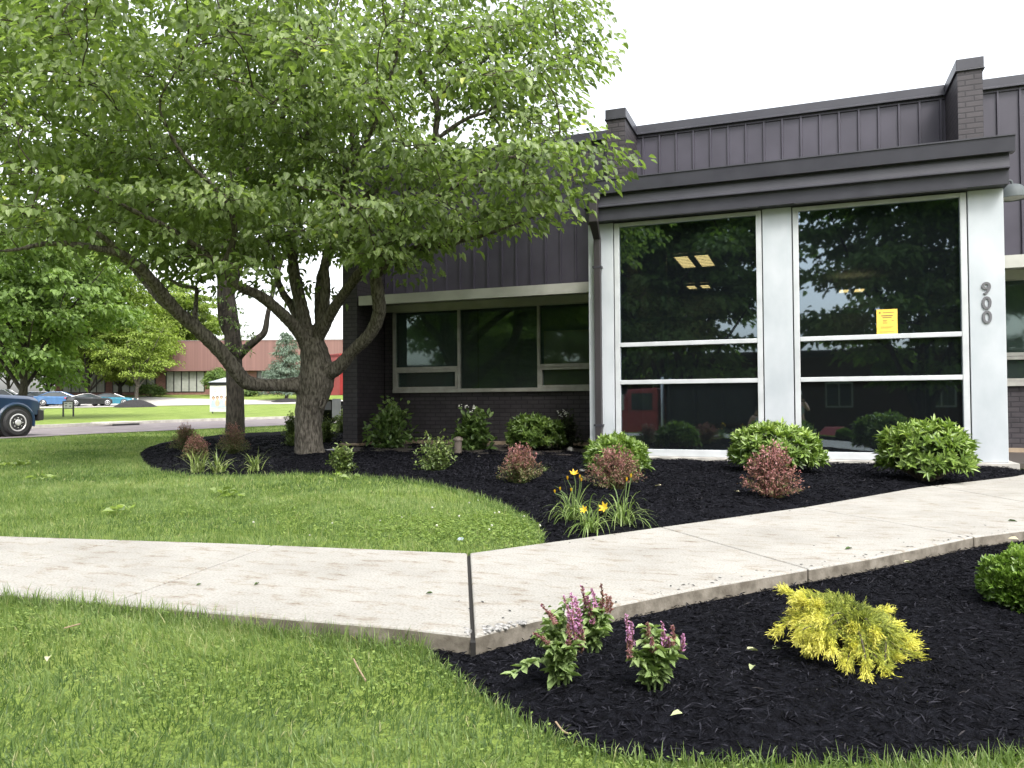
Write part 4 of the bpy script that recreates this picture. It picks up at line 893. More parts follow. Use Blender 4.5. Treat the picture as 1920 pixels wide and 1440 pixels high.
M['lily'] = leaf_mat('daylily_blade', [(0, (.07, .125, .03)), (.5, (.14, .21, .055)), (1, (.27, .34, .12))], .4, .3, .45, 1.3)
M['lirio'] = leaf_mat('striped_blade', [(0, (.09, .14, .035)), (.5, (.20, .26, .075)), (1, (.42, .45, .22))], .4, .3, .45, 1.2)
M['salvia'] = leaf_mat('salvia_leaf', [(0, (.10, .155, .055)), (.5, (.20, .28, .105)), (1, (.32, .40, .18))], .55, .3, .3, 1.3)
M['spike'] = leaf_mat('salvia_flower', [(0, (.24, .14, .10)), (.35, (.32, .16, .15)), (.6, (.44, .19, .36)), (1, (.62, .34, .58))], .5, .3, .3, 1.0)
M['juniper'] = leaf_mat('golden_juniper', [(0, (.12, .16, .035)), (.3, (.34, .38, .07)), (.6, (.66, .63, .10)), (1, (.82, .77, .20))], .5, .2, .3, 1.1)
M['box'] = leaf_mat('boxwood_leaf', [(0, (.045, .10, .016)), (.5, (.12, .21, .035)), (1, (.25, .36, .075))], .35, .3, .5, 1.3)
M['petal'] = leaf_mat('lily_petal', [(0, (.75, .42, .03)), (1, (.80, .60, .06))], .45, .4, .3, 1.0)
M['stem'] = flat('green_stem', (.09, .14, .04), .6)
M['white_petal'] = flat('white_petal', (.72, .72, .66), .6)

def stems_to(name, base, ends, r, mat, t):
    its = []
    for e in ends:
        b0 = base+np.array([random.gauss(0, .03), random.gauss(0, .03), -.03]); its.append((catmull([b0, b0*.5+e*.5+np.array([0, 0, .02]), e], 4), np.linspace(r, r*.4, 9)))
    return tubes(name, its, mat, t, 5)
def dome(n, w, d, h, low=-.25, fill=.82):
    v = rdir(n*3); v = v[v[:, 2] > low][:n]; r = rnd(len(v), fill, 1.0)**1.0; lob = 1+.09*np.sin(v[:, 0]*7+v[:, 1]*5)+.07*np.sin(v[:, 2]*9+v[:, 0]*4)
    P = v*(r*lob)[:, None]*np.array([w/2, d/2, h*.56]); P[:, 2] += h*.42; return P, v
def laurel(label, base, w, h, n=260, Ls=.095, tb=.55, cat='shrub', group='glossy laurel shrubs', name='laurel_shrub'):
    t = thing(name, label, cat, base, 0, group)
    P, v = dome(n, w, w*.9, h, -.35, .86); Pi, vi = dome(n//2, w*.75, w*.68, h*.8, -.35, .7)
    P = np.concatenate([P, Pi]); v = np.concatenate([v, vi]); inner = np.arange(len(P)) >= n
    kk = 10; n_ = len(P); ax = unit(v+np.array([0, 0, .55])+rng.standard_normal(v.shape)*.22); A = np.repeat(ax, kk, 0); an = np.tile(np.arange(kk)*2.4, n_)+np.repeat(rnd(n_, 0, 6), kk)
    ref = unit(np.cross(A, np.array([.3, .2, 1.0]))); rf2 = np.cross(A, ref); sp = rnd(n_*kk, .35, 1.0)
    D = unit(A*(1.25-sp)[:, None]+(ref*np.cos(an)[:, None]+rf2*np.sin(an)[:, None])*sp[:, None]); D[:, 2] += .08
    B = np.repeat(P, kk, 0)+base-A*rnd(n_*kk, 0, .045)[:, None]
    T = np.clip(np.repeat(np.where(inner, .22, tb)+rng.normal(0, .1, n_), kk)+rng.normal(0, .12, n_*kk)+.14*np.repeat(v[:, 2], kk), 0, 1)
    V, Fq = leaves(B, D, A, Ls*rnd(n_*kk, .65, 1.2), Ls*.28*rnd(n_*kk, .8, 1.2), .22, .10)
    arr('foliage', V, [Fq], M['laurel'], t, tint=np.repeat(T, 6)); stems_to('stems', np.array(base), [p+base for p in P[::4]], .012, M['twig'], t); return t
def twiggy(name, label, base, w, h, n, k, Ls, Ws, mat, tintf, cat='shrub', group=None, spread=1.0, up=.6, d=None, lean=(0, 0)):
    """many arching stems set with small leaves"""
    t = thing(name, label, cat, base, 0, group); base = np.array(base); its = []; Pl, Dl, Nl, Tl = [], [], [], []
    for i in range(n):
        a = random.random()*6.283; rr_ = (random.random()**.55)*.5; hh = h*(1-.80*(rr_*2)**2.4)*random.uniform(.72, 1.05)
        e = np.array([math.cos(a)*rr_*w+lean[0], math.sin(a)*rr_*(d or w)+lean[1], hh]); b0 = base+np.array([math.cos(a), math.sin(a), 0])*.05*w
        m_ = b0*.5+(base+e)*.5+np.array([-math.cos(a)*rr_*w*.18, -math.sin(a)*rr_*w*.18, hh*.14*up])
        c = catmull([b0-np.array([0, 0, .02]), m_, base+e], 6); its.append((c, np.linspace(.004, .0015, len(c))))
        tt = rnd(k, .06, 1.0); idx = tt*(len(c)-1); i0 = np.clip(idx.astype(int), 0, len(c)-2); p = c[i0]+(c[i0+1]-c[i0])*(idx-i0)[:, None]; tg = unit(c[i0+1]-c[i0])
        dd = unit(tg*.6+rng.standard_normal((k, 3))*.75+np.array([0, 0, .15])); p = p+rng.standard_normal((k, 3))*Ls*.5
        p[:, 2] = np.maximum(p[:, 2], base[2]+.015)
        Pl.append(p); Dl.append(dd); Nl.append(unit(rng.standard_normal((k, 3))*.5+np.array([0, 0, 1.0]))); Tl.append(tintf(tt, (p[:, 2]-base[2])/h))
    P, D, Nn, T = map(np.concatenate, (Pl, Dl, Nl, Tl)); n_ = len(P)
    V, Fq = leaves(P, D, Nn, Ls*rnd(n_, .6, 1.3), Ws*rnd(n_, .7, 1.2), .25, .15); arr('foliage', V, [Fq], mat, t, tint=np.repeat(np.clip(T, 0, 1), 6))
    tubes('stems', its, M['twig'], t, 4); return t
def px_w(p, w): return w*kdepth(p)/FPX
Gb = lambda px, py: G(px, py, .035)

# laurels: base pixel, pixel width and height
for lab, px, py, w_, h_, tb in [('bright rounded laurel beside the last white column with the house number', 1738, 902, 152, 112, .62), ('bright laurel between the two entrance windows behind a reddish barberry', 1454, 888, 158, 92, .6), ('laurel at the foot of the downspout behind a reddish barberry', 1155, 892, 106, 72, .56), ('darker dome shaped laurel under the right end of the strip window', 1000, 846, 108, 68, .40)]:
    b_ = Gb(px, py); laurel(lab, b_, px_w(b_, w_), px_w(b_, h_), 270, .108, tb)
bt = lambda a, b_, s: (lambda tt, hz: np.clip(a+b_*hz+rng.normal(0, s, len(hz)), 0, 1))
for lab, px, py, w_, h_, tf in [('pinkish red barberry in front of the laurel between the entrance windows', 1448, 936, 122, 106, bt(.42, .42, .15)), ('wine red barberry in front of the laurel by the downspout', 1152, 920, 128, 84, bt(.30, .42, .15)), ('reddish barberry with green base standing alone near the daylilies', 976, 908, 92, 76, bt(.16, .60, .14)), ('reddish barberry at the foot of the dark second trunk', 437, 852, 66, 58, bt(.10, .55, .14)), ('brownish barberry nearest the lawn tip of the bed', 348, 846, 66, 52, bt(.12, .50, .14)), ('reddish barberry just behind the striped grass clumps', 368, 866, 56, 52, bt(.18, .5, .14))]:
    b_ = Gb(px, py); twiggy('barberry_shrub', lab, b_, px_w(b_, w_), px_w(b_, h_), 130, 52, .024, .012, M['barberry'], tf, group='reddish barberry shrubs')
for lab, px, py, w_, h_ in [('open yellow green shrub in front of the strip window beside the path light', 817, 886, 98, 76), ('small upright green shrub in front of the left brick pier', 641, 886, 50, 52), ('dark glossy shrub showing left of the knobbly trunk', 546, 826, 30, 56), ('low yellow green plant left of the trunk foot', 552, 838, 34, 24), ('small shrub right of the trunk in front of the red truck', 612, 830, 40, 46), ('glossy shrub behind the left corner pier of the building', 640, 812, 40, 46)]:
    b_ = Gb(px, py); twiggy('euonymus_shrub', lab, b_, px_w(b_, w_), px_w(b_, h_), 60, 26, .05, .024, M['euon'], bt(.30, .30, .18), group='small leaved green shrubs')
for lab, px, py, w_, h_, mt, wh in [('leafy green shrub under the left end of the strip window', 733, 842, 94, 92, 'bigleaf', 0), ('dark leafy shrub with a few white blossoms under the strip window', 890, 846, 70, 84, 'bigleaf', 1), ('dull brownish shrub behind the dome shaped laurel', 1062, 842, 58, 72, 'dull', 1)]:
    b_ = Gb(px, py); w2, h2 = px_w(b_, w_), px_w(b_, h_)
    t = twiggy('leafy_shrub', lab, b_, w2, h2*.97, 60, 16, .13 if mt == 'bigleaf' else .08, .075 if mt == 'bigleaf' else .045, M[mt], bt(.25, .35, .16), group=None)
    if wh:
        mb = MB()
        for _ in range(7):
            p = b_+np.array([random.gauss(0, w2*.22), random.gauss(-.05, w2*.15), h2*random.uniform(.86, 1.02)])
            for _ in range(5): mb.add(iv*np.array([.012, .012, .008])+p+np.array([random.gauss(0, .02), random.gauss(0, .02), random.gauss(0, .015)]), ifc)
        mb.build('blossom', M['white_petal'], t, smooth_=True)
# strap leaved clumps
def clump(name, label, base, r, h, n, W_, mat, tb, group, wild=.5):
    t = thing(name, label, 'plant', base, 0, group); base = np.array(base); a = rnd(n, 0, 6.283); le = np.abs(rng.normal(.42, .26, n)); D = np.stack([np.cos(a)*np.sin(le), np.sin(a)*np.sin(le), np.cos(le)], 1)
    P = base+np.stack([rng.normal(0, r*.10, n), rng.normal(0, r*.10, n), np.full(n, -.02)], 1)
    L_n = h*rnd(n, .8, 1.5); V, Fq = strips(P, D, L_n, W_*rnd(n, .7, 1.2), rnd(n, .7, 2.4)*wild*2, 8); V[:, 2] = np.maximum(V[:, 2], base[2]-.02)
    arr('leaves', V, [Fq], mat, t, tint=np.repeat(np.clip(rng.normal(tb, .2, n), 0, 1), 18)); return t
def lily_flower(t, p, d, s=.05, closed=False):
    m_ = 6; an = np.arange(m_)*math.pi/3; d = unit(np.array(d, float)); a = unit(np.cross(d, [.2, .1, 1.0])); b_ = np.cross(d, a); op = .16 if closed else .55
    D = d*(1-op*.5)+(a*np.cos(an)[:, None]+b_*np.sin(an)[:, None])*op
    V, Fq = leaves(np.repeat([p], m_, 0), D, np.repeat([d], m_, 0), s*(1.0 if closed else 1.25), s*(.28 if closed else .5), -.15, .3 if not closed else 0); arr('flower', V, [Fq], M['petal'], t, tint=np.repeat(rnd(m_), 6))
dl = []
for lab, px, py, r_px, h_px in [('daylily clump on the lawn side carrying yellow flowers and buds on tall stalks', 1072, 975, 60, 52), ('daylily clump nearest the walkway with one small yellow flower low in its leaves', 1108, 994, 60, 52), ('daylily clump in front of the wine red barberry with one open orange flower', 1168, 980, 64, 54)]:
    b_ = Gb(px, py); dl.append((clump('daylily', lab, b_, px_w(b_, r_px), px_w(b_, h_px)*1.35, 60, .0115, M['lily'], .6, 'daylily clumps by the walkway', .85), b_))
t, b_ = dl[0]
for tip, cl_ in (((1076, 890), 0), ((1087, 897), 1), ((1064, 900), 1), ((1090, 903), 1), ((1040, 925), 1), ((1050, 920), 1), ((1071, 922), 1)):
    kk = kdepth(b_)-.05; p = onK(tip[0], tip[1], kk); tubes('flower_stalk', [(catmull([b_, b_*.4+p*.6+np.array([.02, 0, .04]), p], 5), np.linspace(.005, .003, 11))], M['stem'], t, 5); lily_flower(t, p, (.15, -.4, .7), .036, cl_)
t, b_ = dl[1]; kk = kdepth(b_)-.12; p = onK(1096, 957, kk); tubes('flower_stalk', [(catmull([b_, b_*.5+p*.5, p], 5), [.004]*11)], M['stem'], t, 5); lily_flower(t, p, (-.1, -.7, .4), .03)
t, b_ = dl[2]; kk = kdepth(b_)-.22; p = onK(1134, 953, kk); tubes('flower_stalk', [(catmull([b_, b_*.5+p*.5, p], 5), [.004]*11)], M['stem'], t, 5); lily_flower(t, p, (-.2, -.8, .45), .042)
for tip in ((1183, 896), (1175, 903)):
    p = onK(tip[0], tip[1], kdepth(b_)); tubes('flower_stalk', [(catmull([b_, b_*.5+p*.5, p], 5), [.004]*11)], M['stem'], t, 5); lily_flower(t, p, (.1, -.2, .9), .035, True)
for lab, px, py in [('striped pale green grass clump in front of the reddish barberry near the bed tip', 372, 884), ('upright striped pale green grass clump between the other two', 409, 885), ('striped pale green grass clump standing alone left of the trunk', 477, 884)]:
    b_ = Gb(px, py); clump('striped_grass', lab, b_, px_w(b_, 50), px_w(b_, 40), 46, .018, M['lirio'], .5, 'striped grass clumps by the tree', .5)
b_ = Gb(1020, 886); clump('grass_tuft', 'small thin green tuft right of the lone reddish barberry', b_, px_w(b_, 26), px_w(b_, 18), 60, .005, M['euon'], .5, None, .6)
# salvias
def salvia(label, base, w, h, n, tall, hl=.55):
    t = thing('salvia', label, 'flower', base, 0, 'salvias in the front bed'); base = np.array(base); its = []; P, D, Nn, Ls, Tn = [], [], [], [], []
    for i in range(n):
        a = i*2.4+random.random(); rr_ = math.sqrt((i+.3)/n)*w*.5; hh = h*hl*random.uniform(.65, 1.08)*(1-.35*(2*rr_/w)**2); e = base+np.array([math.cos(a)*rr_, math.sin(a)*rr_*.8, hh]); c = catmull([base+np.array([math.cos(a)*.02, math.sin(a)*.02, -.02]), base*.5+e*.5+np.array([0, 0, .03]), e], 6); its.append((c, np.linspace(.004, .0025, len(c))))
        for j in range(3, len(c)):
            for sgn in (0, 1):
                an = j*1.57+sgn*3.14+random.gauss(0, .5); f = j/(len(c)-1); P.append(c[j]+np.array([0, 0, random.gauss(0, .012)])); D.append((math.cos(an), math.sin(an), random.uniform(-.3, .9))); Nn.append((random.gauss(0, .6), random.gauss(0, .3), 1)); Ls.append(random.uniform(.022, .058)*(1.2-.45*f)); Tn.append(np.clip(.35+.35*f+random.gauss(0, .13), 0, 1))
                an += 1.2; P.append(c[j]); D.append((math.cos(an), math.sin(an), random.uniform(-.3, .4))); Nn.append((random.gauss(0, .4), random.gauss(0, .4), 1)); Ls.append(random.uniform(.016, .036)); Tn.append(np.clip(.4+random.gauss(0, .15), 0, 1))
    P, D, Nn, Ls = map(np.array, (P, D, Nn, Ls)); V, Fq = leaves(P, D, Nn, Ls, Ls*rnd(len(Ls), .42, .66), .28, .3); V[:, 2] = np.maximum(V[:, 2], base[2]-.01); arr('foliage', V, [Fq], M['salvia'], t, tint=np.repeat(Tn, 6)); tubes('stems', its, M['stem'], t, 5)
    kb = kdepth(base)
    for (bx, by, tx_, ty, col) in tall:
        b0 = onK(bx, by, kb-.03+random.gauss(0, .02)); e = onK(tx_, ty, kb-.03+random.gauss(0, .02)); c = catmull([b0, b0*.5+e*.5+R_*.004, e], 8); m_ = 66; f = rnd(m_)**.9; idx = f*(len(c)-1); i0 = np.clip(idx.astype(int), 0, len(c)-2); p = c[i0]+(c[i0+1]-c[i0])*(idx-i0)[:, None]
        f = np.round(f*13)/13; an = rnd(m_, 0, 6.283); Dd = np.stack([np.cos(an), np.sin(an), rnd(m_, .1, .9)], 1)
        V, Fq = leaves(p, Dd, rdir(m_), .0135*(1.15-.6*f)*rnd(m_, .6, 1.3), .0065*rnd(m_, .7, 1.3), .4, .3); V2, F2 = tube_arr(c, np.linspace(.003, .0015, len(c)), 5); sp = np.clip(col+rng.normal(0, .16, m_), 0, 1)
        arr('flower_spike', np.concatenate([V, V2]), [np.concatenate([Fq, F2+len(V)])], M['spike'], t, tint=np.concatenate([np.repeat(sp, 6), np.full(len(V2), .05)]))
    return t
b_ = Gb(1054, 1288); salvia('front salvia with purple spikes and a shoot leaning towards the lawn', b_, px_w(b_, 96), px_w(b_, 175), 13, [(1080, 1200, 1056, 1118, .8), (1075, 1180, 1070, 1112, .85), (1085, 1210, 1078, 1120, .8), (1088, 1190, 1082, 1128, .7), (1068, 1190, 1064, 1135, .75), (1042, 1170, 1014, 1134, .35), (1078, 1230, 1072, 1160, .3), (1090, 1225, 1092, 1180, .15), (1064, 1220, 1066, 1170, .3), (1030, 1210, 1002, 1188, .3)], .85)
bs = b_+np.array([-.02, 0, .03]); e = onK(955, 1300, kdepth(b_)-.05); e[2] = b_[2]+.05
b_ = Gb(1112, 1226); salvia('rear salvia against the walkway edge with tall thin spikes', b_, px_w(b_, 76), px_w(b_, 140), 11, [(1098, 1150, 1090, 1098, .45), (1108, 1165, 1100, 1118, .5), (1116, 1145, 1110, 1105, .75), (1128, 1150, 1127, 1094, .2), (1138, 1150, 1136, 1115, .2), (1144, 1150, 1143, 1118, .25), (1110, 1170, 1108, 1150, .6)], .78)
b_ = Gb(1228, 1300); salvia('salvia on the right with two dense bright purple spikes', b_, px_w(b_, 104), px_w(b_, 138), 14, [(1176, 1215, 1174, 1153, .85), (1184, 1222, 1183, 1164, .85), (1180, 1235, 1178, 1190, .3), (1215, 1210, 1213, 1168, .2), (1243, 1220, 1241, 1166, .8), (1260, 1210, 1260, 1174, .3), (1276, 1220, 1281, 1190, .85), (1250, 1225, 1252, 1195, .7), (1222, 1225, 1222, 1196, .35)], .86)
# leaning shoot of the front salvia
ss = [o_ for o_ in C.objects if o_.name == 'salvia'][0]
c = catmull([bs, bs*.6+e*.4+np.array([0, 0, .05]), e], 6); tubes('leaning_shoot', [(c, np.linspace(.004, .003, len(c)))], M['stem'], ss, 5)
n_ = 26; f = np.clip(rnd(n_, .25, 1), 0, 1)*(len(c)-1); i0 = np.clip(f.astype(int), 0, len(c)-2); p = c[i0]; Dd = np.stack([rng.normal(-.6, .5, n_), rng.normal(0, .7, n_), rng.normal(.1, .3, n_)], 1); V, Fq = leaves(p, Dd, np.stack([rng.normal(0, .3, n_), rng.normal(0, .3, n_), np.ones(n_)], 1), rnd(n_, .025, .05), rnd(n_, .014, .026), .2, .2); arr('shoot_leaves', V, [Fq], M['salvia'], ss, tint=np.repeat(rnd(n_, .3, .9), 6))
# golden juniper: arching plumes from a common base
def juniper(label, base):
    t = thing('golden_juniper', label, 'shrub', base, 0); base = np.array(base); kb = kdepth(base); P, D, Nn, Ls, Tn, its = [], [], [], [], [], []
    heads = [(1478, 1112, -.02), (1500, 1100, .05), (1530, 1098, .1), (1565, 1108, .12), (1590, 1118, .1), (1470, 1130, -.05), (1495, 1150, -.12), (1520, 1170, -.15), (1545, 1150, -.1), (1600, 1150, .05), (1625, 1146, .1), (1655, 1150, .1), (1680, 1165, .08), (1700, 1190, 0), (1722, 1212, -.05), (1690, 1215, -.12), (1660, 1232, -.18), (1630, 1225, -.18),  (1530, 1215, -.15), (1560, 1190, -.16), (1590, 1200, -.16), (1570, 1165, -.05), (1612, 1172, 0), (1620, 1215, -.18), (1640, 1190, -.1), (1665, 1190, -.1), (1610, 1185, -.12), (1580, 1140, 0), (1550, 1125, .05), (1510, 1125, 0), (1490, 1175, -.12), (1670, 1243, -.2), (1710, 1205, 0), (1650, 1165, .05), (1535, 1185, -.2), (1515, 1195, -.18)]
    for (hx, hy, dk) in heads:
        for q in range(2):
            e = onK(1590+(hx-1594)*.72+random.gauss(0, 6), 1176+(hy-1172)*.66+random.gauss(0, 5), kb+dk+random.gauss(0, .04)); e = e+rng.standard_normal(3)*.022; e[2] = max(e[2], base[2]+.03); b0 = base+np.array([random.gauss(0, .04), random.gauss(0, .04), .02])
            hgt = max(0, e[2]-base[2]); c = catmull([b0, b0*.55+e*.45+np.array([0, 0, .04+hgt*.22]), e, e+unit(e-b0)*random.uniform(.03, .07)+np.array([0, 0, random.uniform(-.07, -.01)])], 7); its.append((c, np.linspace(.006, .0015, len(c))))
            for j in range(4, len(c)):
                f = j/(len(c)-1); tg = unit(c[min(j+1, len(c)-1)]-c[j-1])
                for _ in range(8):
                    d_ = unit(tg*1.3+rng.standard_normal(3)*.45+np.array([0, 0, .1])); b1_ = c[j]+rng.standard_normal(3)*.006; ll = random.uniform(.02, .045)
                    tn = np.clip(-.02+1.05*f*f*(.45+.55*min(1, (e[2]-base[2])/.17))+random.gauss(0, .1), 0, 1)
                    P.append(b1_); D.append(d_); Nn.append(rng.standard_normal(3)); Ls.append(ll); Tn.append(tn)
                    for m_ in range(4):
                        pp = b1_+d_*ll*(.25+.2*m_); P.append(pp); D.append(unit(d_*1.3+rng.standard_normal(3)*.5)); Nn.append(rng.standard_normal(3)); Ls.append(random.uniform(.010, .022)); Tn.append(np.clip(tn+.08, 0, 1))
    P, D, Nn, Ls = map(np.array, (P, D, Nn, Ls)); V, Fq = leaves(P, D, Nn, Ls, np.minimum(Ls*.15, .0022), .3, .1); V[:, 2] = np.maximum(V[:, 2], base[2]-.01); arr('foliage', V, [Fq], M['juniper'], t, tint=np.repeat(Tn, 6)); tubes('stems', its, M['twig'], t, 4)
juniper('golden yellow juniper arching over the black mulch of the front bed', Gb(1598, 1222))
# boxwood at the frame edge
def boxwood(label, base, w, h, n=3600):
    t = thing('boxwood', label, 'shrub', base, 0); P, v = dome(n, w, w, h, -.6, .86); P[:, 2] = np.maximum(P[:, 2], .02); clx = .5+.5*np.sin(v[:, 0]*11+v[:, 1]*9)*np.sin(v[:, 2]*12+v[:, 1]*5); P += v*(clx*.022)[:, None]
    D = unit(v+np.array([0, 0, .5])+rng.standard_normal(v.shape)*.5); V, Fq = leaves(P+base, D, unit(v+rng.standard_normal(v.shape)*.4), .027*rnd(n, .7, 1.25), .0145*rnd(n, .8, 1.2), .2, .15)
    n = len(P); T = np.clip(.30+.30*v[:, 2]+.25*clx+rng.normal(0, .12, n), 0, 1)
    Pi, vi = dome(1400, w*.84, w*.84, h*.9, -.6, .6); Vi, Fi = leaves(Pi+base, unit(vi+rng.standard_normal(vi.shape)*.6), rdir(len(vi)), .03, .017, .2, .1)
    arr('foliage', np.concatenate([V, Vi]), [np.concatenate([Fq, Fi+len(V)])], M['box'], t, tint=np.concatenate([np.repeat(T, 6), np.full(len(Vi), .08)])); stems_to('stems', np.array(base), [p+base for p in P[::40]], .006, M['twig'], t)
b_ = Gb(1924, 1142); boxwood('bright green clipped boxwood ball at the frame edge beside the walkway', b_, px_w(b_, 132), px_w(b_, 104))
# path light between the shrubs
b_ = Gb(859, 853); s_ = px_w(b_, 1)
pl_ = thing('path_light', 'short taupe bollard light with domed cap between the shrubs under the window', 'light', b_)
M['taupe'] = flat('taupe_paint', (.17, .14, .115), .5)
MB().lathe([(s_*7, -.02), (s_*7, s_*26), (s_*5, s_*26.5)], tuple(b_), 20).build('post', M['taupe'], pl_, smooth_=True)
MB().lathe([(s_*9, s_*27), (s_*9.3, s_*29), (s_*8, s_*32), (s_*4, s_*34), (0, s_*34.6)], tuple(b_), 20).build('cap', M['taupe'], pl_, smooth_=True)
# stones
M['stone'] = noise_mat('pale_stone', (.25, .24, .22), (.50, .48, .45), 9, .8, .5)
def stone(label, px, py, w_, h_):
    b_ = Gb(px, py); s_ = px_w(b_, 1); bm = bmesh.new(); bmesh.ops.create_icosphere(bm, subdivisions=3, radius=1)
    for v in bm.verts:
        f = 1+.22*math.sin(v.co.x*3.1+px)*math.cos(v.co.y*2.7)+.12*math.sin(v.co.z*5+v.co.x*4); v.co = Vector((v.co.x*f*w_*s_/2, v.co.y*f*w_*s_/2, v.co.z*f*h_*s_/2+h_*s_*.3))
    me = bpy.data.meshes.new('stone'); bm.to_mesh(me); bm.free(); me.polygons.foreach_set('use_smooth', [True]*len(me.polygons)); o_ = link('stone', me, M['stone']); o_.location = b_; tag(o_, label, 'stone')
stone('pale stone beside the dome shaped laurel near the wall', 1070, 848, 14, 12)
stone('small grey stone left of the wine red barberry', 1096, 887, 22, 9)
# ------------------------------------------------------------------ fallen leaves and twigs
M['litter'] = leaf_mat('fallen_leaf', [(0, (.06, .10, .03)), (.5, (.28, .33, .16)), (1, (.55, .50, .36))], .6, .2, .3, 1.0)
def fallen(label, px, py, L, tn, name='fallen_leaf', group='fallen leaves'):
    p = G(px, py, .05 if inpoly(np.array([onZ(px, py)[0]]), np.array([onZ(px, py)[1]]), WALK)[0] == False else 0); inw = inpoly(np.array([p[0]]), np.array([p[1]]), WALK)[0]
    if inw: p = onZ(px, py, .006)
    a = random.random()*6.28; V, Fq = leaves(np.array([p]), np.array([(math.cos(a), math.sin(a), .12)]), np.array([(random.gauss(0, .2), random.gauss(0, .2), 1.0)]), L, L*.5, .3, .2)
    o_ = arr(name, V-p, [Fq], M['litter'], None, tint=np.full(6, tn)); o_.location = p; tag(o_, label, 'leaf', group)
for lab, px, py, L, tn in [('pale curled leaf on the mulch left of the golden juniper', 1398, 1222, .05, .7), ('small green leaf on the mulch just left of the golden juniper', 1466, 1218, .045, .45), ('pale green split leaf below the two leaves left of the juniper', 1412, 1250, .045, .55), ('pale green leaf on the mulch below the right salvia', 1280, 1338, .04, .6), ('white pale leaf on the mulch between the daylilies and the laurel', 1243, 912, .10, 1.0), ('small pale leaf left of the pinkish barberry', 1378, 921, .07, .95), ('pale leaf on the mulch against the walkway edge above the juniper', 1694, 1054, .045, .9), ('pale leaf beside the boxwood under the walkway edge', 1910, 1012, .06, .95), ('tan leaf lying in the near lawn', 92, 1232, .045, .9), ('dry leaf on the bed under the strip window', 893, 858, .10, .8), ('pale leaf at the foot of the knobbly trunk', 586, 852, .11, .9), ('small dark leaf on the walkway slab near the lawn', 378, 1095, .03, 0.), ('dark leaf on the walkway slab left of the mitre joint', 486, 1093, .035, 0.), ('dark curled leaf on the walkway beside the mitre joint', 812, 1112, .035, 0.), ('dark leaf on the walkway near the boxwood', 1889, 976, .06, 0.), ('dark leaf on the walkway above the juniper', 1598, 1028, .05, 0.), ('dark chip on the walkway near the pinkish barberry', 1507, 958, .05, 0.)]:
    fallen(lab, px, py, L, tn)
def leaf_pile(label, px, py, w_, n, L):
    p = G(px, py, .03); t = n; x = p[0]+rng.normal(0, w_, n); y = p[1]+rng.normal(0, w_*.7, n); a = rnd(n, 0, 6.28); V, Fq = leaves(np.stack([x, y, H(x, y)+rnd(n, .03, .08)], 1), np.stack([np.cos(a), np.sin(a), rng.normal(.1, .3, n)], 1), np.stack([rng.normal(0, .4, n), rng.normal(0, .4, n), np.ones(n)], 1), L*rnd(n, .6, 1.2), L*.55, .25, .25)
    o_ = arr('leafy_twig', V-p, [Fq], M['leaf_dog'], None, tint=np.repeat(rnd(n, .3, .95), 6)); o_.location = p; tag(o_, label, 'twig', 'cut leafy twigs on the lawn')
for lab, px, py, w_, n in [('pale leafy twig on the lawn at the left frame edge', 30, 872, .16, 34), ('dark green leafy twig on the lawn below the striped grass', 428, 928, .10, 16), ('small leafy twig at the lawn edge below the upright green shrub', 642, 898, .12, 14), ('small leafy twig on the lawn right of the pale one', 85, 898, .10, 12), ('tiny pale leafy twig in the middle of the lawn', 217, 962, .08, 8)]: leaf_pile(lab, px, py, w_, n, .10)
def twig(label, pxs, r=.003):
    P = [G(a, b_, .035) for a, b_ in pxs]; o_ = tubes('dry_twig', [(catmull(P, 5)-P[0], r)], M['litter_twig'], None, 5); o_.location = P[0]; tag(o_, label, 'twig', 'dry twigs')
M['litter_twig'] = flat('dry_twig', (.30, .22, .14), .8)
twig('forked dry twig lying in the near lawn', [(663, 1238), (672, 1255), (686, 1280)]); twig('dry straw lying in the near lawn at left', [(120, 1180), (150, 1171)]); twig('dry root strand at the lawn edge of the front bed', [(1042, 1358), (1055, 1372), (1066, 1380)]); twig('thin stick in the mulch left of the pinkish barberry', [(1278, 932), (1288, 908)], .005)
q = G(862, 1014, .03); mb = MB(); mb.loft([[(q[0]-.02, q[1], q[2]), (q[0]+.02, q[1]-.01, q[2]), (q[0]+.022, q[1]+.02, q[2]+.01), (q[0]-.012, q[1]+.022, q[2]+.012)], [(q[0]-.018, q[1], q[2]+.012), (q[0]+.012, q[1], q[2]+.018), (q[0]+.018, q[1]+.016, q[2]+.017), (q[0]-.012, q[1]+.02, q[2]+.018)]])
M['wrap'] = flat('pale_blue_wrapper', (.38, .44, .52), .3); o_ = mb.build('wrapper', M['wrap'], bevel=.004); tag(o_, 'crumpled pale blue wrapper in the clover beside the walkway corner', 'litter')

# ------------------------------------------------------------------ far building, signs, mounds
AX = Vector((R_[0], R_[1], 0)).normalized(); rz_far = math.atan2(AX.y, AX.x)
p0 = onK(470, 737, 97); zb0 = float(H(p0[0], p0[1]))-.1
fb = thing('brick_office', 'long low red brick office with overhanging band and dark window groups across the road', 'building', (p0[0], p0[1], zb0), rz_far)
M['redbrick'] = brick_mat('far_red_brick', (.16, .075, .06), (.20, .095, .078), (.17, .11, .095), .30, .10, .012, .2, .8)
M['redband'] = noise_mat('ribbed_red_band', (.14, .078, .068), (.185, .10, .088), .6, .8, .5, 30, stretch=(6, 1, .05))
M['farglass'] = flat('far_window_glass', (.10, .105, .10), .2); M['farblind'] = flat('far_window_blind', (.30, .31, .28), .6)
s97 = 97/FPX; top = zb0*0+ (kdepth(p0)*0)
def zf_(py): return float(onK(470, py, 97)[2])-zb0
zt_, zm_ = zf_(640), zf_(695)
x0, x1 = (95-470)*s97, (860-470)*s97
MB().box(x0, x1, .9, 24, -1, zm_+.02).build('wall', M['redbrick'], fb, world=False)
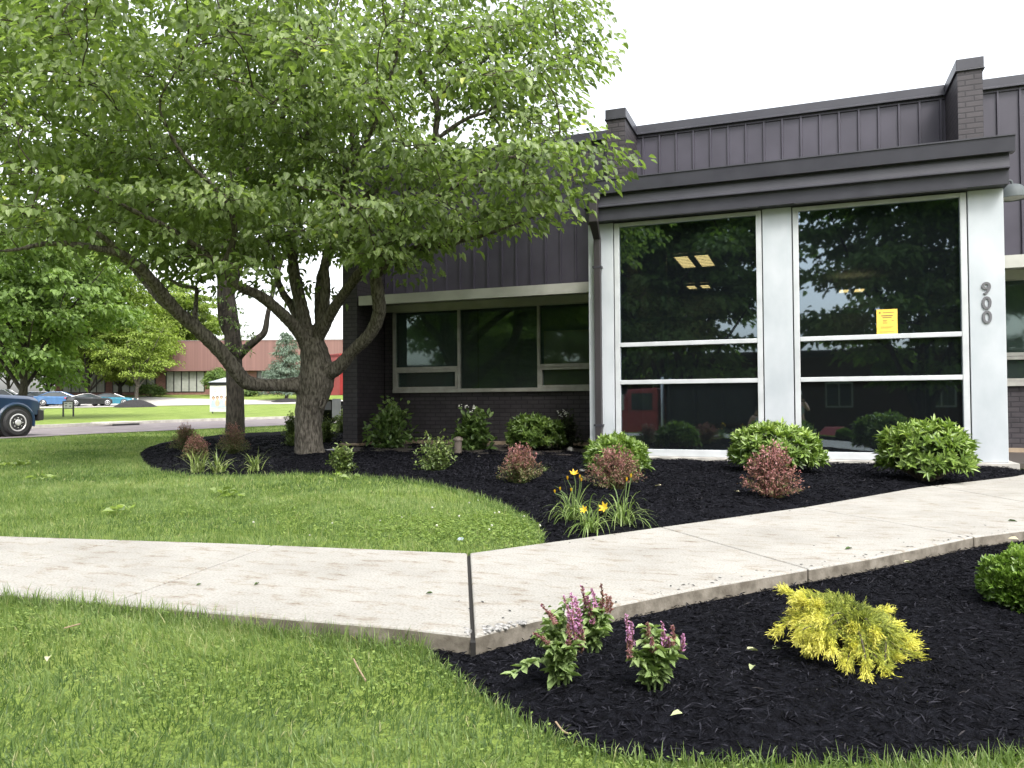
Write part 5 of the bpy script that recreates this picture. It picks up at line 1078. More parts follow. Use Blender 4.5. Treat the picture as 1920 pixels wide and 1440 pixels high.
mb = MB(); mb.box(x0-.4, x1+.4, 0, 24, zm_+.02, zt_); mb.box(x0-.42, x1+.42, -.03, 24.1, zt_, zt_+.12); mb.build('band', M['redband'], fb, world=False)
MB().box(x0-.2, x1+.2, .05, 23.9, zt_+.121, zt_+.2).build('roof', M['roof'], fb, world=False)
for a, c in ((110, 190), (205, 285), (306, 378), (478, 545), (560, 640), (655, 735), (750, 830)):
    xa, xc = (a-470)*s97, (c-470)*s97; zs = zf_(733) if c < 460 else zf_(730); m_ = MB(); n_ = 5
    for i in range(n_+1): x = xa+(xc-xa)*i/n_; m_.box(x-.06, x+.06, .82, .9, zs, zm_-.02)
    m_.box(xa, xc, .83, .9, zs-.08, zs); wf = m_.build('window', M['dark'], fb, world=False)
    MB().box(xa+.06, xc-.06, .86, .89, zs, zm_-.03).build('pane', M['farblind'] if c < 460 else M['farglass'], wf, world=False)
def hedge(label, px, py, k, w_, h_, mat, n=90):
    b_ = onK(px, py, k); b_[2] = float(H(b_[0], b_[1])); t = thing('round_bush', label, 'bush', b_); W_, H_ = w_*k/FPX, h_*k/FPX; P, v = dome(n, W_, W_*.8, H_, -.2, .75); V, Fq, T = spray_leaves(P+b_, unit(np.column_stack([v[:, :2], np.zeros(len(v))])), rnd(len(v), .35, .55), 45, .22, .13, .4, .12, .45); arr('foliage', V, [Fq], M[mat], t, tint=T); tubes('stems', [(np.array([b_-np.array([0, 0, .1]), p+b_]), [.03, .01]) for p in P[::6]], M['twig'], t, 4)
hedge('tall rounded green bush against the red brick office behind the poster kiosk', 406, 738, 94, 46, 52, 'leaf_mid'); hedge('low dark bush in front of the red brick office behind the young tree', 280, 738, 93, 44, 24, 'leaf_2nd', 60); hedge('small dark bush at the foot of the red brick office right of the kiosk', 472, 741, 93, 24, 14, 'leaf_2nd', 40)
M['far_mulch'] = noise_mat('far_mulch', (.010, .009, .010), (.025, .023, .024), 8, .9, .6)
def mound(label, c, r, h):
    mb = MB(); prof = [(r, -.1), (r*.98, .0), (r*.7, h*.45), (r*.35, h*.88), (0.02, h)]; mb.lathe(prof, tuple(c), 24); o_ = mb.build('mulch_mound', M['far_mulch'], None, smooth_=True); tag(o_, label, 'mulch mound', 'mulch mounds round the far trees')
c_ = G(254, 763); mound('cone shaped black mulch mound round the young tree', c_, 39*kdepth(c_)/FPX, 14*kdepth(c_)/FPX)
c_ = G(538, 753); mound('low black mulch mound under the blue green conifer', c_, 30*kdepth(c_)/FPX, 6*kdepth(c_)/FPX)
# two-post notice sign
b_ = G(128, 781); s_ = px_w(b_, 1); ra_ = math.atan2(R_[1], R_[0])
sg = thing('notice_sign', 'small white notice board on two black posts in the lawn by the road', 'sign', b_, ra_)
M['post'] = flat('black_post', (.02, .02, .022), .5); M['signface'] = flat('sign_face', (.60, .60, .57), .5); M['signink'] = flat('sign_print', (.08, .08, .08), .6)
for x in (-9.5, 9.5): MB().box(x*s_-s_*1.1, x*s_+s_*1.1, -s_, s_, -.1, 29*s_).build('post', M['post'], sg, world=False)
fr_ = MB(); fr_.box(-10.5*s_, 10.5*s_, -s_*1.2, s_*1.2, 27.6*s_, 29*s_); fr_.box(-8.3*s_, 8.3*s_, -s_*1.2, s_*1.2, 14.6*s_, 15.8*s_); fr_.build('frame', M['post'], sg, world=False)
MB().box(-8.3*s_, 8.3*s_, -s_*.6, s_*.6, 15.8*s_, 27.6*s_).build('board', M['signface'], sg, world=False)
mk = MB()
for u0, u1, v0, v1 in ((-6.5, -1.5, 23.5, 25.3), (1.5, 6.5, 24, 25), (-6, -2, 19.5, 21), (2.5, 5, 18, 20.5), (-5.5, -2.5, 17.3, 18)): mk.box(u0*s_, u1*s_, -s_*.66, -s_*.61, v0*s_, v1*s_)
mk.build('print', M['signink'], sg, world=False)
# poster kiosk: a square advertising pillar with a hipped roof
b_ = G(424, 775); s_ = px_w(b_, 1); ks = thing('poster_kiosk', 'square advertising kiosk with hipped grey roof and white poster panels behind the second trunk', 'kiosk', b_, ra_)
M['kiosk'] = flat('kiosk_frame', (.45, .46, .47), .5); M['poster'] = noise_mat('poster_ground', (.55, .53, .47), (.66, .64, .57), 2, .5); M['hip'] = flat('kiosk_roof', (.28, .30, .33), .5)
hw = 28*s_; MB().box(-hw, hw, -hw*.25, hw*.25, 3*s_, 10*s_).build('base', M['kiosk'], ks, world=False); lg = MB()
for x in (-hw*.9, hw*.9): lg.box(x-s_, x+s_, -s_, s_, -.1, 3*s_)
lg.build('foot', M['post'], ks, world=False); MB().box(-hw, hw, -hw*.24, hw*.24, 10*s_, 52*s_).build('body', M['kiosk'], ks, world=False)
po = MB().box(-hw+.5*s_, hw-.5*s_, -hw*.24-.03, -hw*.24-.004, 10.5*s_, 52*s_).build('poster', M['poster'], ks, world=False)
MB().box(-hw-s_*.2, hw+s_*.2, -hw*.3, hw*.3, 52.2*s_, 58*s_).build('cornice', M['post'], ks, world=False)
MB().loft([[(-hw*1.06, -hw*.45, 58*s_), (hw*1.06, -hw*.45, 58*s_), (hw*1.06, hw*.45, 58*s_), (-hw*1.06, hw*.45, 58*s_)], [(-hw*.1, -.02, 67*s_), (hw*.1, -.02, 67*s_), (hw*.1, .02, 67*s_), (-hw*.1, .02, 67*s_)]]).build('roof', M['hip'], ks, world=False)
yq = -hw*.24-.034; lo = MB(); cx_, cz_ = -14*s_, 43*s_
def ring(mb, cx, cz, r0, r1, a0, a1, y0, y1, n=20):
    for i in range(n):
        a, b2 = a0+(a1-a0)*i/n, a0+(a1-a0)*(i+1)/n
        mb.prism([(cx+r0*math.cos(a), cz+r0*math.sin(a)), (cx+r1*math.cos(a), cz+r1*math.sin(a)), (cx+r1*math.cos(b2), cz+r1*math.sin(b2)), (cx+r0*math.cos(b2), cz+r0*math.sin(b2))], 'y', y0, y1)
M['logo'] = flat('logo_grey', (.16, .17, .19), .5); M['arcgrey'] = flat('arc_grey', (.38, .37, .34), .5)
ring(lo, cx_-4*s_, cz_, 1.5*s_, 2.5*s_, 0, 6.283, yq, yq+.003); lo.box(cx_-2*s_, cx_-1.3*s_, yq, yq+.003, cz_-2.6*s_, cz_-1.2*s_)
for i in range(4): lo.box(cx_+(-.2+1.9*i)*s_, cx_+(1.1+1.9*i)*s_, yq, yq+.003, cz_-.4*s_, cz_+(.6 if i != 3 else 1.3)*s_)
lo.build('logo', M['logo'], po, world=False)
lo = MB(); ring(lo, cx_, cz_-1*s_, 9*s_, 9.9*s_, -.9, 4.05, yq, yq+.0025); lo.build('arc', M['arcgrey'], po, world=False)
M['skin'] = noise_mat('skin', (.42, .25, .18), (.50, .31, .23), 8, .5); M['hairdark'] = flat('dark_hair', (.035, .025, .02), .5)
M['poshirt'] = flat('poster_shirt', (.48, .36, .26), .6); M['poblue'] = flat('poster_blue', (.35, .42, .48), .6)
pic = [MB(), MB(), MB(), MB()]
def disc(mb, cx, cz, rx, rz_, y): mb.prism([(cx+rx*math.cos(a), cz+rz_*math.sin(a)) for a in np.linspace(0, 6.283, 17)[:-1]], 'y', y, y+.002)
for i, (cx2, cz2) in enumerate(((-21, 28), (-13.5, 28.5), (-6, 29), (4, 28), (14, 28.5))):
    cx3, cz3 = cx2*s_, cz2*s_; disc(pic[0], cx3, cz3+1.2*s_, 2.9*s_, 3.2*s_, yq); disc(pic[1], cx3, cz3, 2.1*s_, 2.8*s_, yq-.003); disc(pic[2 if i % 2 else 3], cx3, cz3-9*s_, 4.4*s_, 6.5*s_, yq+.0005)
pic[3].box(-26*s_, 26*s_, yq+.001, yq+.0015, 11*s_, 18*s_)
for mb_, mt, nm in zip(pic, ('hairdark', 'skin', 'poshirt', 'poblue'), ('printed_hair', 'printed_face', 'printed_shirt', 'printed_backdrop')): mb_.build(nm, M[mt], po, world=False)
# small white sign on a post in the car park
b_ = onK(79, 752, 86); b_[2] = float(H(b_[0], b_[1])); s_ = px_w(b_, 1); ps = thing('parking_sign', 'small white parking sign on a thin post among the parked cars', 'sign', b_, ra_)
MB().box(-.04, .04, -.04, .04, -.1, 30*s_).build('post', M['kiosk'], ps, world=False); MB().box(-3.6*s_, 3.6*s_, -.06, -.045, 26*s_, 31*s_).build('plate', M['signface'], ps, world=False)

# ------------------------------------------------------------------ vehicles
def wheel(t, x, y, z, r, wd, rim_mat, side, parent_world=False):
    w_ = MB(); a, b2 = (y-wd/2, y+wd/2); prof = [(r*.55, a), (r*.88, a), (r*.97, a+wd*.12), (r, a+wd*.3), (r, b2-wd*.3), (r*.97, b2-wd*.12), (r*.88, b2), (r*.55, b2)]
    w_.lathe(prof, (x, 0, z), 28, 'y'); wo_ = w_.build('wheel', M['rubber'], t, world=False, smooth_=True)
    yo = y+side*wd*.5; rm = MB(); rm.lathe([(r*.64, yo-side*.05), (r*.64, yo+side*.004), (r*.58, yo+side*.012), (r*.52, yo-side*.012), (r*.26, yo-side*.02), (r*.20, yo+side*.03), (r*.1, yo+side*.04), (0.001, yo+side*.04)], (x, 0, z), 28, 'y')
    for i in range(8): a_ = i*math.pi/4; rm.lathe([(r*.045, yo-side*.03), (r*.045, yo+side*.002), (0.001, yo+side*.002)], (x+r*.35*math.cos(a_), 0, z+r*.35*math.sin(a_)), 8, 'y')
    rm.build('rim', rim_mat, wo_, world=False, smooth_=True); return wo_
def ring8(x, z0, z1, hw, ch=.12, tuck=.0):
    return [(x, -hw+tuck, z0), (x, hw-tuck, z0), (x, hw, z0+(z1-z0)*.35), (x, hw, z1-ch), (x, hw-ch*1.2, z1), (x, -hw+ch*1.2, z1), (x, -hw, z1-ch), (x, -hw, z0+(z1-z0)*.35)]
def make_car(name, label, loc, rz, mat, kind='sedan', roofmat=None, cat='car', group='parked cars'):
    t = thing(name, label, cat, loc, rz, group)
    if kind == 'sport': st = [(-2.2, .42, .86, .78), (-2.05, .28, .95, .90), (-1.3, .22, .93, .95), (-.3, .2, .84, .93), (.7, .2, .84, .94), (1.4, .22, .82, .95), (2.0, .26, .68, .85), (2.25, .36, .58, .66)]; gh = [(-1.75, .90, .92, .70), (-.7, .86, 1.20, .58), (-.1, .84, 1.22, .58), (.85, .82, .84, .72)]; wr = .34
    elif kind == 'suv': st = [(-2.25, .5, .95, .84), (-2.1, .34, 1.08, .93), (-1.2, .26, 1.08, .95), (.3, .25, 1.05, .95), (1.2, .26, 1.02, .94), (2.0, .32, .92, .88), (2.25, .45, .80, .75)]; gh = [(-2.05, 1.06, 1.1, .80), (-1.75, 1.06, 1.66, .70), (.1, 1.04, 1.70, .70), (1.1, 1.02, 1.04, .80)]; wr = .36
    else: st = [(-2.35, .48, .86, .76), (-2.2, .32, .98, .88), (-1.3, .22, 1.0, .92), (0, .2, .96, .92), (1.1, .22, .94, .92), (2.0, .28, .82, .84), (2.3, .40, .68, .68)]; gh = [(-1.85, .96, .98, .74), (-.95, .97, 1.40, .62), (.15, .95, 1.42, .62), (1.2, .93, .95, .76)]; wr = .33
    b2 = MB(); b2.loft([ring8(*s) for s in st]); bo = b2.build('body', mat, t, world=False, smooth_=True)
    g2 = MB(); g2.loft([[(x, -hw, z0), (x, hw, z0), (x, hw*.96, z1-.03), (x, hw*.86, z1), (x, -hw*.86, z1), (x, -hw*.96, z1-.03)] for x, z0, z1, hw in gh]); g2.build('windows', M['carglass'], t, world=False, smooth_=True)
    rf = MB(); a, c = gh[1], gh[2]; rf.loft([[(x, -hw*.97, z1-.02), (x, hw*.97, z1-.02), (x, hw*.86, z1+.02), (x, -hw*.86, z1+.02)] for x, z0, z1, hw in (a, ((a[0]+c[0])/2, 0, (a[2]+c[2])/2+.02, a[3]), c)]); 
    for sgn in (-1, 1):
        for i in range(3):
            p_, q_ = gh[i], gh[i+1]; rf.tube(np.array([(p_[0], sgn*p_[3]*.98, p_[2]-(.0 if i else .0)), (q_[0], sgn*q_[3]*.98, q_[2])]), .035, 6)
    rf.build('roof', roofmat or mat, t, world=False, smooth_=True)
    for x in (-1.38, 1.38):
        for sgn in (-1, 1): wheel(t, x, sgn*.84, wr, wr, .22, M['steel'], sgn)
    for sgn in (-1, 1):
        MB().box(2.12, 2.2, sgn*.62-.14, sgn*.62+.14, .60 if kind != 'suv' else .74, .72 if kind != 'suv' else .86).build('headlight', M['signface'], t, world=False, bevel=.03)
        MB().box(-2.33, -2.2, sgn*.66-.14, sgn*.66+.14, .74, .88).build('taillight', M['tail'], t, world=False, bevel=.03)
    return t
M['tail'] = flat('tail_light_red', (.45, .03, .03), .25)
cars = [('silver parked car behind the blue pickup cab', 10, 750, 80, .15, 'silver', 'suv', None), ('pale grey parked car behind the maple trunk', 66, 752, 80, .15, 'palegrey', 'sedan', None), ('bright blue parked car with red tail light and pale roof', 114, 757, 77, .35, 'blue', 'sedan', None), ('black parked car with pale roof beside the teal sports car', 172, 757, 76, .5, 'blackcar', 'sport', None), ('low teal sports car with black wheels next to the mulch mound', 212, 757, 77, .1, 'teal_car', 'sport', 'blackcar'), ('dark navy parked car between the pale grey car and the bright blue car', 84, 757, 80, .5, 'navy', 'sedan', None)]
M['silver'] = paint('silver_paint', (.50, .51, .53)); M['palegrey'] = paint('pale_grey_paint', (.33, .37, .42)); M['blue'] = paint('bright_blue_paint', (.05, .13, .28)); M['blackcar'] = paint('black_paint', (.015, .016, .018)); M['teal_car'] = paint('teal_paint', (.02, .14, .20)); M['navy'] = paint('navy_paint', (.03, .05, .10))
for lab, px, py, k, dr, mt, kd, rf in cars:
    b_ = onK(px, py, k); b_[2] = float(H(b_[0], b_[1]))+.04; make_car('parked_car', lab, b_, ra_+dr, M[mt], kd, M[rf] if rf else None)
# blue pickup on the road, nose to the right
b_ = onZ(40, 816, -.04); M['truckblue'] = paint('dark_blue_paint', (.012, .030, .070), .3); M['amber'] = flat('amber_lens', (.75, .25, .02), .25); M['skyblue'] = flat('trim_strip', (.42, .50, .60), .3)
pk = thing('pickup_truck', 'dark blue pickup truck with chrome wheels driving along the road at the left frame edge', 'truck', (b_[0]-.9, b_[1]-2.12, float(H(b_[0], b_[1]))+.03), R(90))
# local: +x forward; right hand side of the truck faces -y
WX = 1.9; M['chrome_rim'] = flat('bright_rim', (.62, .62, .62), .3, .35)
bd = MB(); hwid = .98
bd.loft([ring8(x, z0, z1, hw, .10) for x, z0, z1, hw in ((-2.9, .62, 1.22, .93), (-2.8, .58, 1.26, .96), (-1.1, .56, 1.27, .97), (-1.0, .52, 1.28, .97), (.9, .52, 1.27, .97), (1.02, .60, 1.26, .97), (1.5, .62, 1.24, .97), (2.3, .62, 1.20, .965), (2.62, .64, 1.13, .95), (2.68, .68, 1.04, .93))]); bd.build('body', M['truckblue'], pk, world=False, smooth_=True)
cb = MB(); cb.loft([[(x, -hw, z0), (x, hw, z0), (x, hw*.95, z1-.05), (x, hw*.85, z1), (x, -hw*.85, z1), (x, -hw*.95, z1-.05)] for x, z0, z1, hw in ((-1.05, 1.24, 1.27, .92), (-.98, 1.24, 1.86, .80), (.35, 1.24, 1.92, .80), (.95, 1.23, 1.3, .90))]); cb.build('windows', M['carglass'], pk, world=False, smooth_=True)
rf = MB(); rf.loft([[(x, -.79, 1.86), (x, .79, 1.86), (x, .70, z1), (x, -.70, z1)] for x, z1 in ((-1.0, 1.90), (-.3, 1.96), (.38, 1.94))])
for sgn in (-1, 1):
    for p_, q_ in (((.38, .80, 1.9), (1.0, .92, 1.27)), ((-.3, .82, 1.9), (-.3, .94, 1.25)), ((-1.0, .82, 1.88), (-1.06, .93, 1.25))): rf.tube(np.array([(p_[0], sgn*p_[1], p_[2]), (q_[0], sgn*q_[1], q_[2])]), .05, 6)
rf.build('roof', M['truckblue'], pk, world=False, smooth_=True)
for sgn in (-1, 1):
    fe = MB(); rg = []
    for a in np.linspace(-.25, math.pi+.25, 16):
        ca, sa = math.cos(a), math.sin(a); rg.append([(WX+r_*ca*1.03, sgn*y_, .42+r_*sa) for r_, y_ in ((.50, .93), (.50, 1.01), (.545, 1.02), (.59, .985), (.60, .93))])
    fe.loft(rg); fe.build('fender', M['truckblue'], pk, world=False, smooth_=True)
    MB().lathe([(.515, sgn*.5), (.515, sgn*.985)], (WX, 0, .42), 28, 'y').build('wheel_well', M['dark'], pk, world=False)
    wheel(pk, WX, sgn*.93, .41, .41, .26, M['chrome_rim'], sgn); wheel(pk, -1.95, sgn*.88, .41, .41, .26, M['chrome_rim'], sgn)
    MB().box(2.62, 2.72, sgn*.70-.16, sgn*.70+.16, .86, 1.0).build('headlight', M['signface'], pk, world=False, bevel=.02)
    MB().box(2.50, 2.66, sgn*.88-.02, sgn*.88+.03, .80, 1.0).build('turn_signal', M['amber'], pk, world=False, bevel=.01)
    m_ = MB(); m_.box(.82, .95, sgn*1.16-.14, sgn*1.16+.12, 1.26, 1.60); m_.tube(np.array([(.88, sgn*.95, 1.3), (.88, sgn*1.06, 1.36)]), .03, 6); m_.build('mirror', M['dark'], pk, world=False, bevel=.03)
    MB().box(.0, 1.2, sgn*.975-.008, sgn*.975+.008, .74, .79).build('trim_strip', M['skyblue'], pk, world=False)
    MB().box(-.9, 1.1, sgn*.9-.12, sgn*.9+.14, .36, .42).build('side_step', M['steel'], pk, world=False, bevel=.015)
    MB().box(.95, .965, sgn*.93-.04, sgn*.93+.02, .58, 1.22).build('door_gap', M['dark'], pk, world=False)
bp_ = MB(); bp_.loft([[(2.60, -y, .44), (2.60, y, .44), (2.60, y, .80), (2.60, -y, .80)] for y in (.99,)]+[[(2.84, -.92, .46), (2.84, .92, .46), (2.84, .92, .76), (2.84, -.92, .76)]]); bp_.build('bumper', M['dark'], pk, world=False, bevel=.03)
MB().box(2.58, 2.86, -.93, .93, .765, .80).build('bumper_trim', M['steel'], pk, world=False)
MB().box(2.66, 2.72, -.52, .52, .78, 1.04).build('grille', M['steel'], pk, world=False, bevel=.02)
MB().box(-2.8, 2.5, -.4, .4, .38, .6).build('chassis', M['dark'], pk, world=False)
# red dump truck (one behind the corner pier, one behind the camera seen in the glass)
M['red'] = paint('truck_red', (.38, .045, .045), .35); M['redlight'] = flat('red_reflector', (.75, .28, .28), .4); M['flap'] = flat('mud_flap', (.14, .14, .15), .7)
def dump_truck(label, loc, rz, bodymat='red'):
    t = thing('dump_truck', label, 'truck', loc, rz, None)
    d_ = MB(); d_.loft([[(x, -1.2, z0), (x, 1.2, z0), (x, 1.22, 2.75), (x, -1.22, 2.75)] for x, z0 in ((-3.7, 1.25), (.3, 1.15))])
    for x in (-3.72, -2.7, -1.7, -.7, .22): d_.box(x, x+.12, -1.29, 1.29, 1.2, 2.8)
    d_.box(-3.72, .35, -1.28, 1.28, 2.7, 2.84); d_.build('dump_body', M[bodymat], t, world=False)
    c_ = MB(); c_.loft([[(.75, -1.05, .8), (.75, 1.05, .8), (.75, 1.0, 2.55), (.75, -1.0, 2.55)], [(1.9, -1.05, .8), (1.9, 1.05, .8), (1.9, 1.0, 2.5), (1.9, -1.0, 2.5)], [(2.3, -1.0, .8), (2.3, 1.0, .8), (2.3, .95, 1.7), (2.3, -.95, 1.7)]]); cab = c_.build('cab', M['red'], t, world=False, bevel=.05)
    w_ = MB(); w_.loft([[(1.98, -.9, 2.36), (1.98, .9, 2.36), (1.99, .9, 2.38), (1.99, -.9, 2.38)], [(2.30, -.88, 1.74), (2.30, .88, 1.74), (2.32, .88, 1.76), (2.32, -.88, 1.76)]])
    for s_ in (-1, 1): w_.box(.95, 1.75, s_*1.035-.02, s_*1.035+.02, 1.7, 2.35)
    w_.build('windows', M['carglass'], cab, world=False)
    h_ = MB(); h_.loft([[(x, -hw, .85), (x, hw, .85), (x, hw*1.0, z1-.2), (x, hw*.8, z1), (x, -hw*.8, z1), (x, -hw, z1-.2)] for x, z1, hw in ((2.31, 1.72, .92), (3.3, 1.62, .80), (3.9, 1.5, .70), (3.98, 1.35, .66))]); h_.build('hood', M['red'], t, world=False, smooth_=True)
    MB().box(3.985, 4.02, -.55, .55, .9, 1.35).build('grille', M['steel'], t, world=False); MB().box(3.9, 4.15, -1.15, 1.15, .5, .78).build('bumper', M['steel'], t, world=False, bevel=.04)
    MB().box(-3.6, 3.9, -.45, .45, .6, .95).build('chassis', M['dark'], t, world=False)
    for s_ in (-1, 1):
        f_ = MB(); f_.loft([[(3.0+r_*math.cos(a), s_*y_, .52+r_*math.sin(a)) for r_, y_ in ((.60, .7), (.60, 1.16), (.68, 1.17), (.78, .95), (.78, .7))] for a in np.linspace(.1, math.pi-.1, 10)]); f_.build('fender', M['red'], t, world=False, smooth_=True)
        wheel(t, 3.0, s_*.98, .52, .52, .3, M['steel'], s_)
        for x in (-2.9, -1.7): wheel(t, x, s_*.95, .52, .52, .5, M['steel'], s_)
        MB().box(-3.66, -3.63, s_*.92-.3, s_*.92+.3, .30, 1.05).build('mud_flap', M['flap'], t, world=False); MB().box(-3.76, -3.73, s_*.95-.25, s_*.95+.25, 1.95, 2.35).build('tail_marker', M['redlight'], t, world=False)
        MB().lathe([(.07, 1.0), (.07, 2.9), (.05, 2.95)], (.58, s_*.95, 0), 12).build('exhaust_stack', M['steel'], t, world=False, smooth_=True)
        m_ = MB(); m_.box(2.0, 2.12, s_*1.3-.08, s_*1.3+.08, 1.7, 2.3); m_.tube(np.array([(2.05, s_*1.0, 2.2), (2.05, s_*1.24, 2.2)]), .025, 6); m_.build('mirror', M['steel'], t, world=False)
        MB().box(.8, 1.6, s_*.8-.25, s_*.8+.25, .55, .95).build('fuel_tank', M['steel'], t, world=False, bevel=.08)
    return t
q = onK(630, 778, 31.0); q[2] = float(H(q[0], q[1])); dump_truck('red dump truck on the road half hidden by the left brick pier', (q[0]+1.0, q[1]+3.2, q[2]), R(66))
xx = -4.3; dump_truck('dark red dump truck across the drive reflected low in the left entrance window', (xx, -7.4, float(H(xx, -7.4))), R(180), 'post')

# ------------------------------------------------------------------ across the drive: seen only in the glass
rb_ = thing('brick_hall', 'dark red brick building across the drive reflected in the entrance windows', 'building', (0, -26, float(H(0, -26))))
zr = float(H(0, -26)); M['hallbrick'] = brick_mat('hall_brick', (.055, .026, .024), (.07, .032, .028), (.05, .04, .036), .3, .1, .012, .2, .8)
MB().box(-32, 32, -40, -26, zr-.2, zr+4.6).build('wall', M['hallbrick'], rb_); MB().box(-32.3, 32.3, -40.2, -25.75, zr+4.6, zr+5.0).build('parapet', M['dark'], rb_)
for x in (-14, -8, -3.4, 2.2, 7.5, 13): 
    f_ = MB(); f_.box(x-.75, x+.75, -25.99, -25.93, zr+1.6, zr+3.1); f_ = f_.build('window', M['frame_white'], rb_); p_ = MB(); p_.box(x-.66, x-.04, -25.925, -25.915, zr+1.7, zr+3.0); p_.box(x+.04, x+.66, -25.925, -25.915, zr+1.7, zr+3.0); p_.build('pane', M['carglass'], f_)

# people, seen only as reflections
M['tank'] = flat('grey_tank_top', (.36, .38, .40), .8); M['jeans'] = flat('dark_trousers', (.05, .055, .07), .8); M['cap'] = flat('pale_cap', (.60, .60, .60), .7); M['shoe'] = flat('shoe', (.04, .04, .04), .6); M['phone'] = flat('phone', (.02, .02, .022), .2)
def skin_mesh(name, joints, edges, mat, parent, sub=2):
    me = bpy.data.meshes.new(name); me.from_pydata([j[0] for j in joints], edges, []); o_ = link(name, me, mat, parent)
    m_ = o_.modifiers.new('skin', 'SKIN'); m_.use_smooth_shade = True
    for i, j in enumerate(joints): me.skin_vertices[0].data[i].radius = (j[1], j[1] if len(j) < 3 else j[2]); 
    me.skin_vertices[0].data[0].use_root = True
    s_ = o_.modifiers.new('sub', 'SUBSURF'); s_.levels = sub; s_.render_levels = sub; return o_
def person(label, loc, rz, raise_arm, shirt, cap=True, bend=0.0):
    """local: faces +y"""
    t = thing('person', label, 'person', loc, rz); fy = bend
    def b(x, y, z): return (x, y+fy*max(0, z-.95), z-fy*.35*max(0, z-.95))
    hr = (.14, .30, 1.44) if raise_arm else (.22, .12, .86); er = (.27, .12, 1.22) if raise_arm else (.25, .02, 1.12)
    J = [(b(0, 0, .95), .135, .11), (b(0, .0, 1.15), .125, .10), (b(0, 0, 1.33), .155, .11), (b(0, -.01, 1.45), .07, .07), (b(0, 0, 1.53), .052, .055), (b(0, .02, 1.62), .078, .092), (b(0, .015, 1.70), .072, .088),
         (b(.18, 0, 1.40), .062), (b(*er), .044), (b(*hr), .030), (b(-.18, 0, 1.40), .062), (b(-.25, .0, 1.12), .044), (b(-.24, .10, .88), .030),
         ((.10, 0, .86), .088), ((.11, .01, .48), .058), ((.11, -.01, .09), .042), ((.115, .12, .04), .04), ((-.10, 0, .86), .088), ((-.11, .01, .48), .058), ((-.11, -.01, .09), .042), ((-.115, .12, .04), .04)]
    E_ = [(0, 1), (1, 2), (2, 3), (3, 4), (4, 5), (5, 6), (2, 7), (7, 8), (8, 9), (2, 10), (10, 11), (11, 12), (0, 13), (13, 14), (14, 15), (15, 16), (0, 17), (17, 18), (18, 19), (19, 20)]
    for wi, base_, dr in ((9, b(*hr), (-.02, .05, .07) if raise_arm else (0, .03, -.09)), (12, b(-.24, .10, .88), (0, .03, -.09))):
        d_ = np.array(dr); pl_i = len(J); J.append((tuple(np.array(base_)+d_*.45), .034, .022)); E_.append((wi, pl_i))
        for f in range(4): 
            o2 = np.array([(f-1.5)*.021, 0, 0]); a1 = len(J); J.append((tuple(np.array(base_)+d_*.95+o2), .0095)); J.append((tuple(np.array(base_)+d_*(1.5-.12*abs(f-1.3))+o2+np.array([0, .02, 0])), .0085)); E_ += [(pl_i, a1), (a1, a1+1)]
        a1 = len(J); J.append((tuple(np.array(base_)+d_*.5+np.array([.045, .01, 0])), .011)); J.append((tuple(np.array(base_)+d_*.9+np.array([.055, .03, 0])), .009)); E_ += [(pl_i, a1), (a1, a1+1)]
    skin_mesh('body', J, E_, M['skin'], t)
    skin_mesh('shirt', [(b(0, 0, .93), .15, .125), (b(0, 0, 1.15), .14, .115), (b(0, 0, 1.33), .17, .125), (b(0, -.005, 1.43), .10, .085), (b(.15, 0, 1.41), .06), (b(-.15, 0, 1.41), .06)], [(0, 1), (1, 2), (2, 3), (2, 4), (2, 5)], M[shirt], t)
    skin_mesh('trousers', [((0, 0, .93), .150, .125), ((.10, 0, .84), .100), ((.11, .01, .48), .075), ((.11, 0, .10), .065), ((-.10, 0, .84), .100), ((-.11, .01, .48), .075), ((-.11, 0, .10), .065)], [(0, 1), (1, 2), (2, 3), (0, 4), (4, 5), (5, 6)], M['jeans'], t)
    for s_ in (-1, 1): skin_mesh('shoe', [((s_*.11, -.04, .045), .05), ((s_*.115, .17, .035), .042)], [(0, 1)], M['shoe'], t)
    hd = b(0, .02, 1.66); mf = MB()
    mf.loft([[(hd[0]-.012, hd[1]+.085, hd[2]+.0), (hd[0]+.012, hd[1]+.085, hd[2]+.0), (hd[0]+.006, hd[1]+.09, hd[2]+.02)], [(hd[0]-.018, hd[1]+.112, hd[2]-.035), (hd[0]+.018, hd[1]+.112, hd[2]-.035), (hd[0]+.008, hd[1]+.10, hd[2]-.02)]])
    for s_ in (-1, 1): mf.add(iv*np.array([.012, .02, .028])+np.array([hd[0]+s_*.083, hd[1], hd[2]-.01]), ifc)
    mf.build('nose_and_ears', M['skin'], t, world=False, smooth_=True); ey = MB()
    for s_ in (-1, 1): ey.add(iv*np.array([.013, .008, .008])+np.array([hd[0]+s_*.032, hd[1]+.088, hd[2]+.012]), ifc)
    ey.add(iv*np.array([.024, .006, .006])+np.array([hd[0], hd[1]+.088, hd[2]-.062]), ifc); ey.build('eyes_and_mouth', M['hairdark'], t, world=False, smooth_=True)
    hm = MB(); hm.lathe([(.092, -.01), (.094, .03), (.085, .08), (.05, .115), (0.001, .125)], (hd[0], hd[1]-.012, hd[2]+.02), 18)
    if cap: hm.loft([[(hd[0]-.07, hd[1]+.06, hd[2]+.03), (hd[0]+.07, hd[1]+.06, hd[2]+.03), (hd[0]+.07, hd[1]+.06, hd[2]+.045), (hd[0]-.07, hd[1]+.06, hd[2]+.045)], [(hd[0]-.045, hd[1]+.17, hd[2]+.015), (hd[0]+.045, hd[1]+.17, hd[2]+.015), (hd[0]+.045, hd[1]+.17, hd[2]+.025), (hd[0]-.045, hd[1]+.17, hd[2]+.025)]])
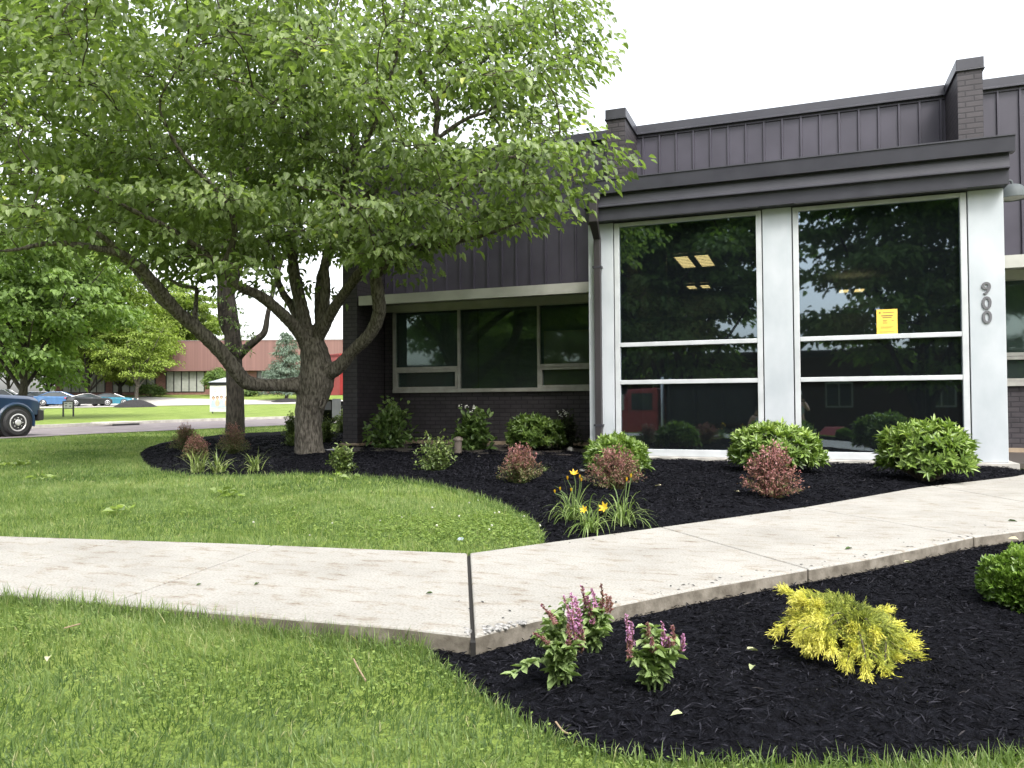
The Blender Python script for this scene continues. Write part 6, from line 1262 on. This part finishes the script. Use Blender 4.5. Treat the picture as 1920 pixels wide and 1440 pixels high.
    hm.build('cap' if cap else 'hair', M['cap'] if cap else M['hairdark'], t, world=False, smooth_=True); return t
hz = float(H(0, -.62)); pr_ = person('person in a pale cap and grey tank top photographing, reflected in the glass', (-.02, -.55, EYE-1.56), 0, True, 'tank')
o_ = MB().box(.04, .20, -.21, -.20, EYE-.10, EYE-.025).build('phone', M['phone'], None, bevel=.006); tag(o_, 'dark phone held up by the person in the pale cap', 'phone')
px_ = float(onY(1408, 780, 2*YG+4.2)[0]); pz_ = float(H(px_, -4.2)); person('person in a grey shirt stooping beside the red machine, reflected in the left window', (px_, -4.2, pz_), R(-60), False, 'tank', False, .35)
mx_ = float(onY(1560, 830, 2*YG+4.0)[0]); mz = float(H(mx_, -4.0)); sp_ = thing('spreader', 'red wheeled machine with a white marking behind the photographer, reflected in the right window', 'machine', (mx_, -4.0, mz))
mb = MB(); mb.loft([[(mx_-.40, -4.3, mz+.25), (mx_+.40, -4.3, mz+.25), (mx_+.40, -3.7, mz+.25), (mx_-.40, -3.7, mz+.25)], [(mx_-.42, -4.3, mz+.75), (mx_+.42, -4.3, mz+.75), (mx_+.42, -3.7, mz+.75), (mx_-.42, -3.7, mz+.75)], [(mx_-.2, -4.2, mz+1.0), (mx_+.4, -4.2, mz+1.0), (mx_+.4, -3.8, mz+1.0), (mx_-.2, -3.8, mz+1.0)]]); mb.build('housing', M['red'], sp_, bevel=.03)
mb = MB(); mb.box(mx_-.3, mx_+.3, -3.698, -3.692, mz+.60, mz+.68); mb.build('marking', M['frame_white'], sp_)
for x in (-.3, .3):
    for y in (-.27, .27): MB().lathe([(.08, -.05), (.16, -.05), (.17, 0), (.16, .05), (.08, .05)], (mx_+x, -4.0+y, mz+.16), 18, 'y').build('wheel', M['rubber'], sp_, smooth_=True)
mb = MB(); mb.tube(catmull([(mx_+.38, -4.15, mz+.8), (mx_+.7, -4.15, mz+1.05), (mx_+.7, -3.85, mz+1.05), (mx_+.38, -3.85, mz+.8)], 5), .018, 8); mb.build('handle', M['dark'], sp_, smooth_=True)
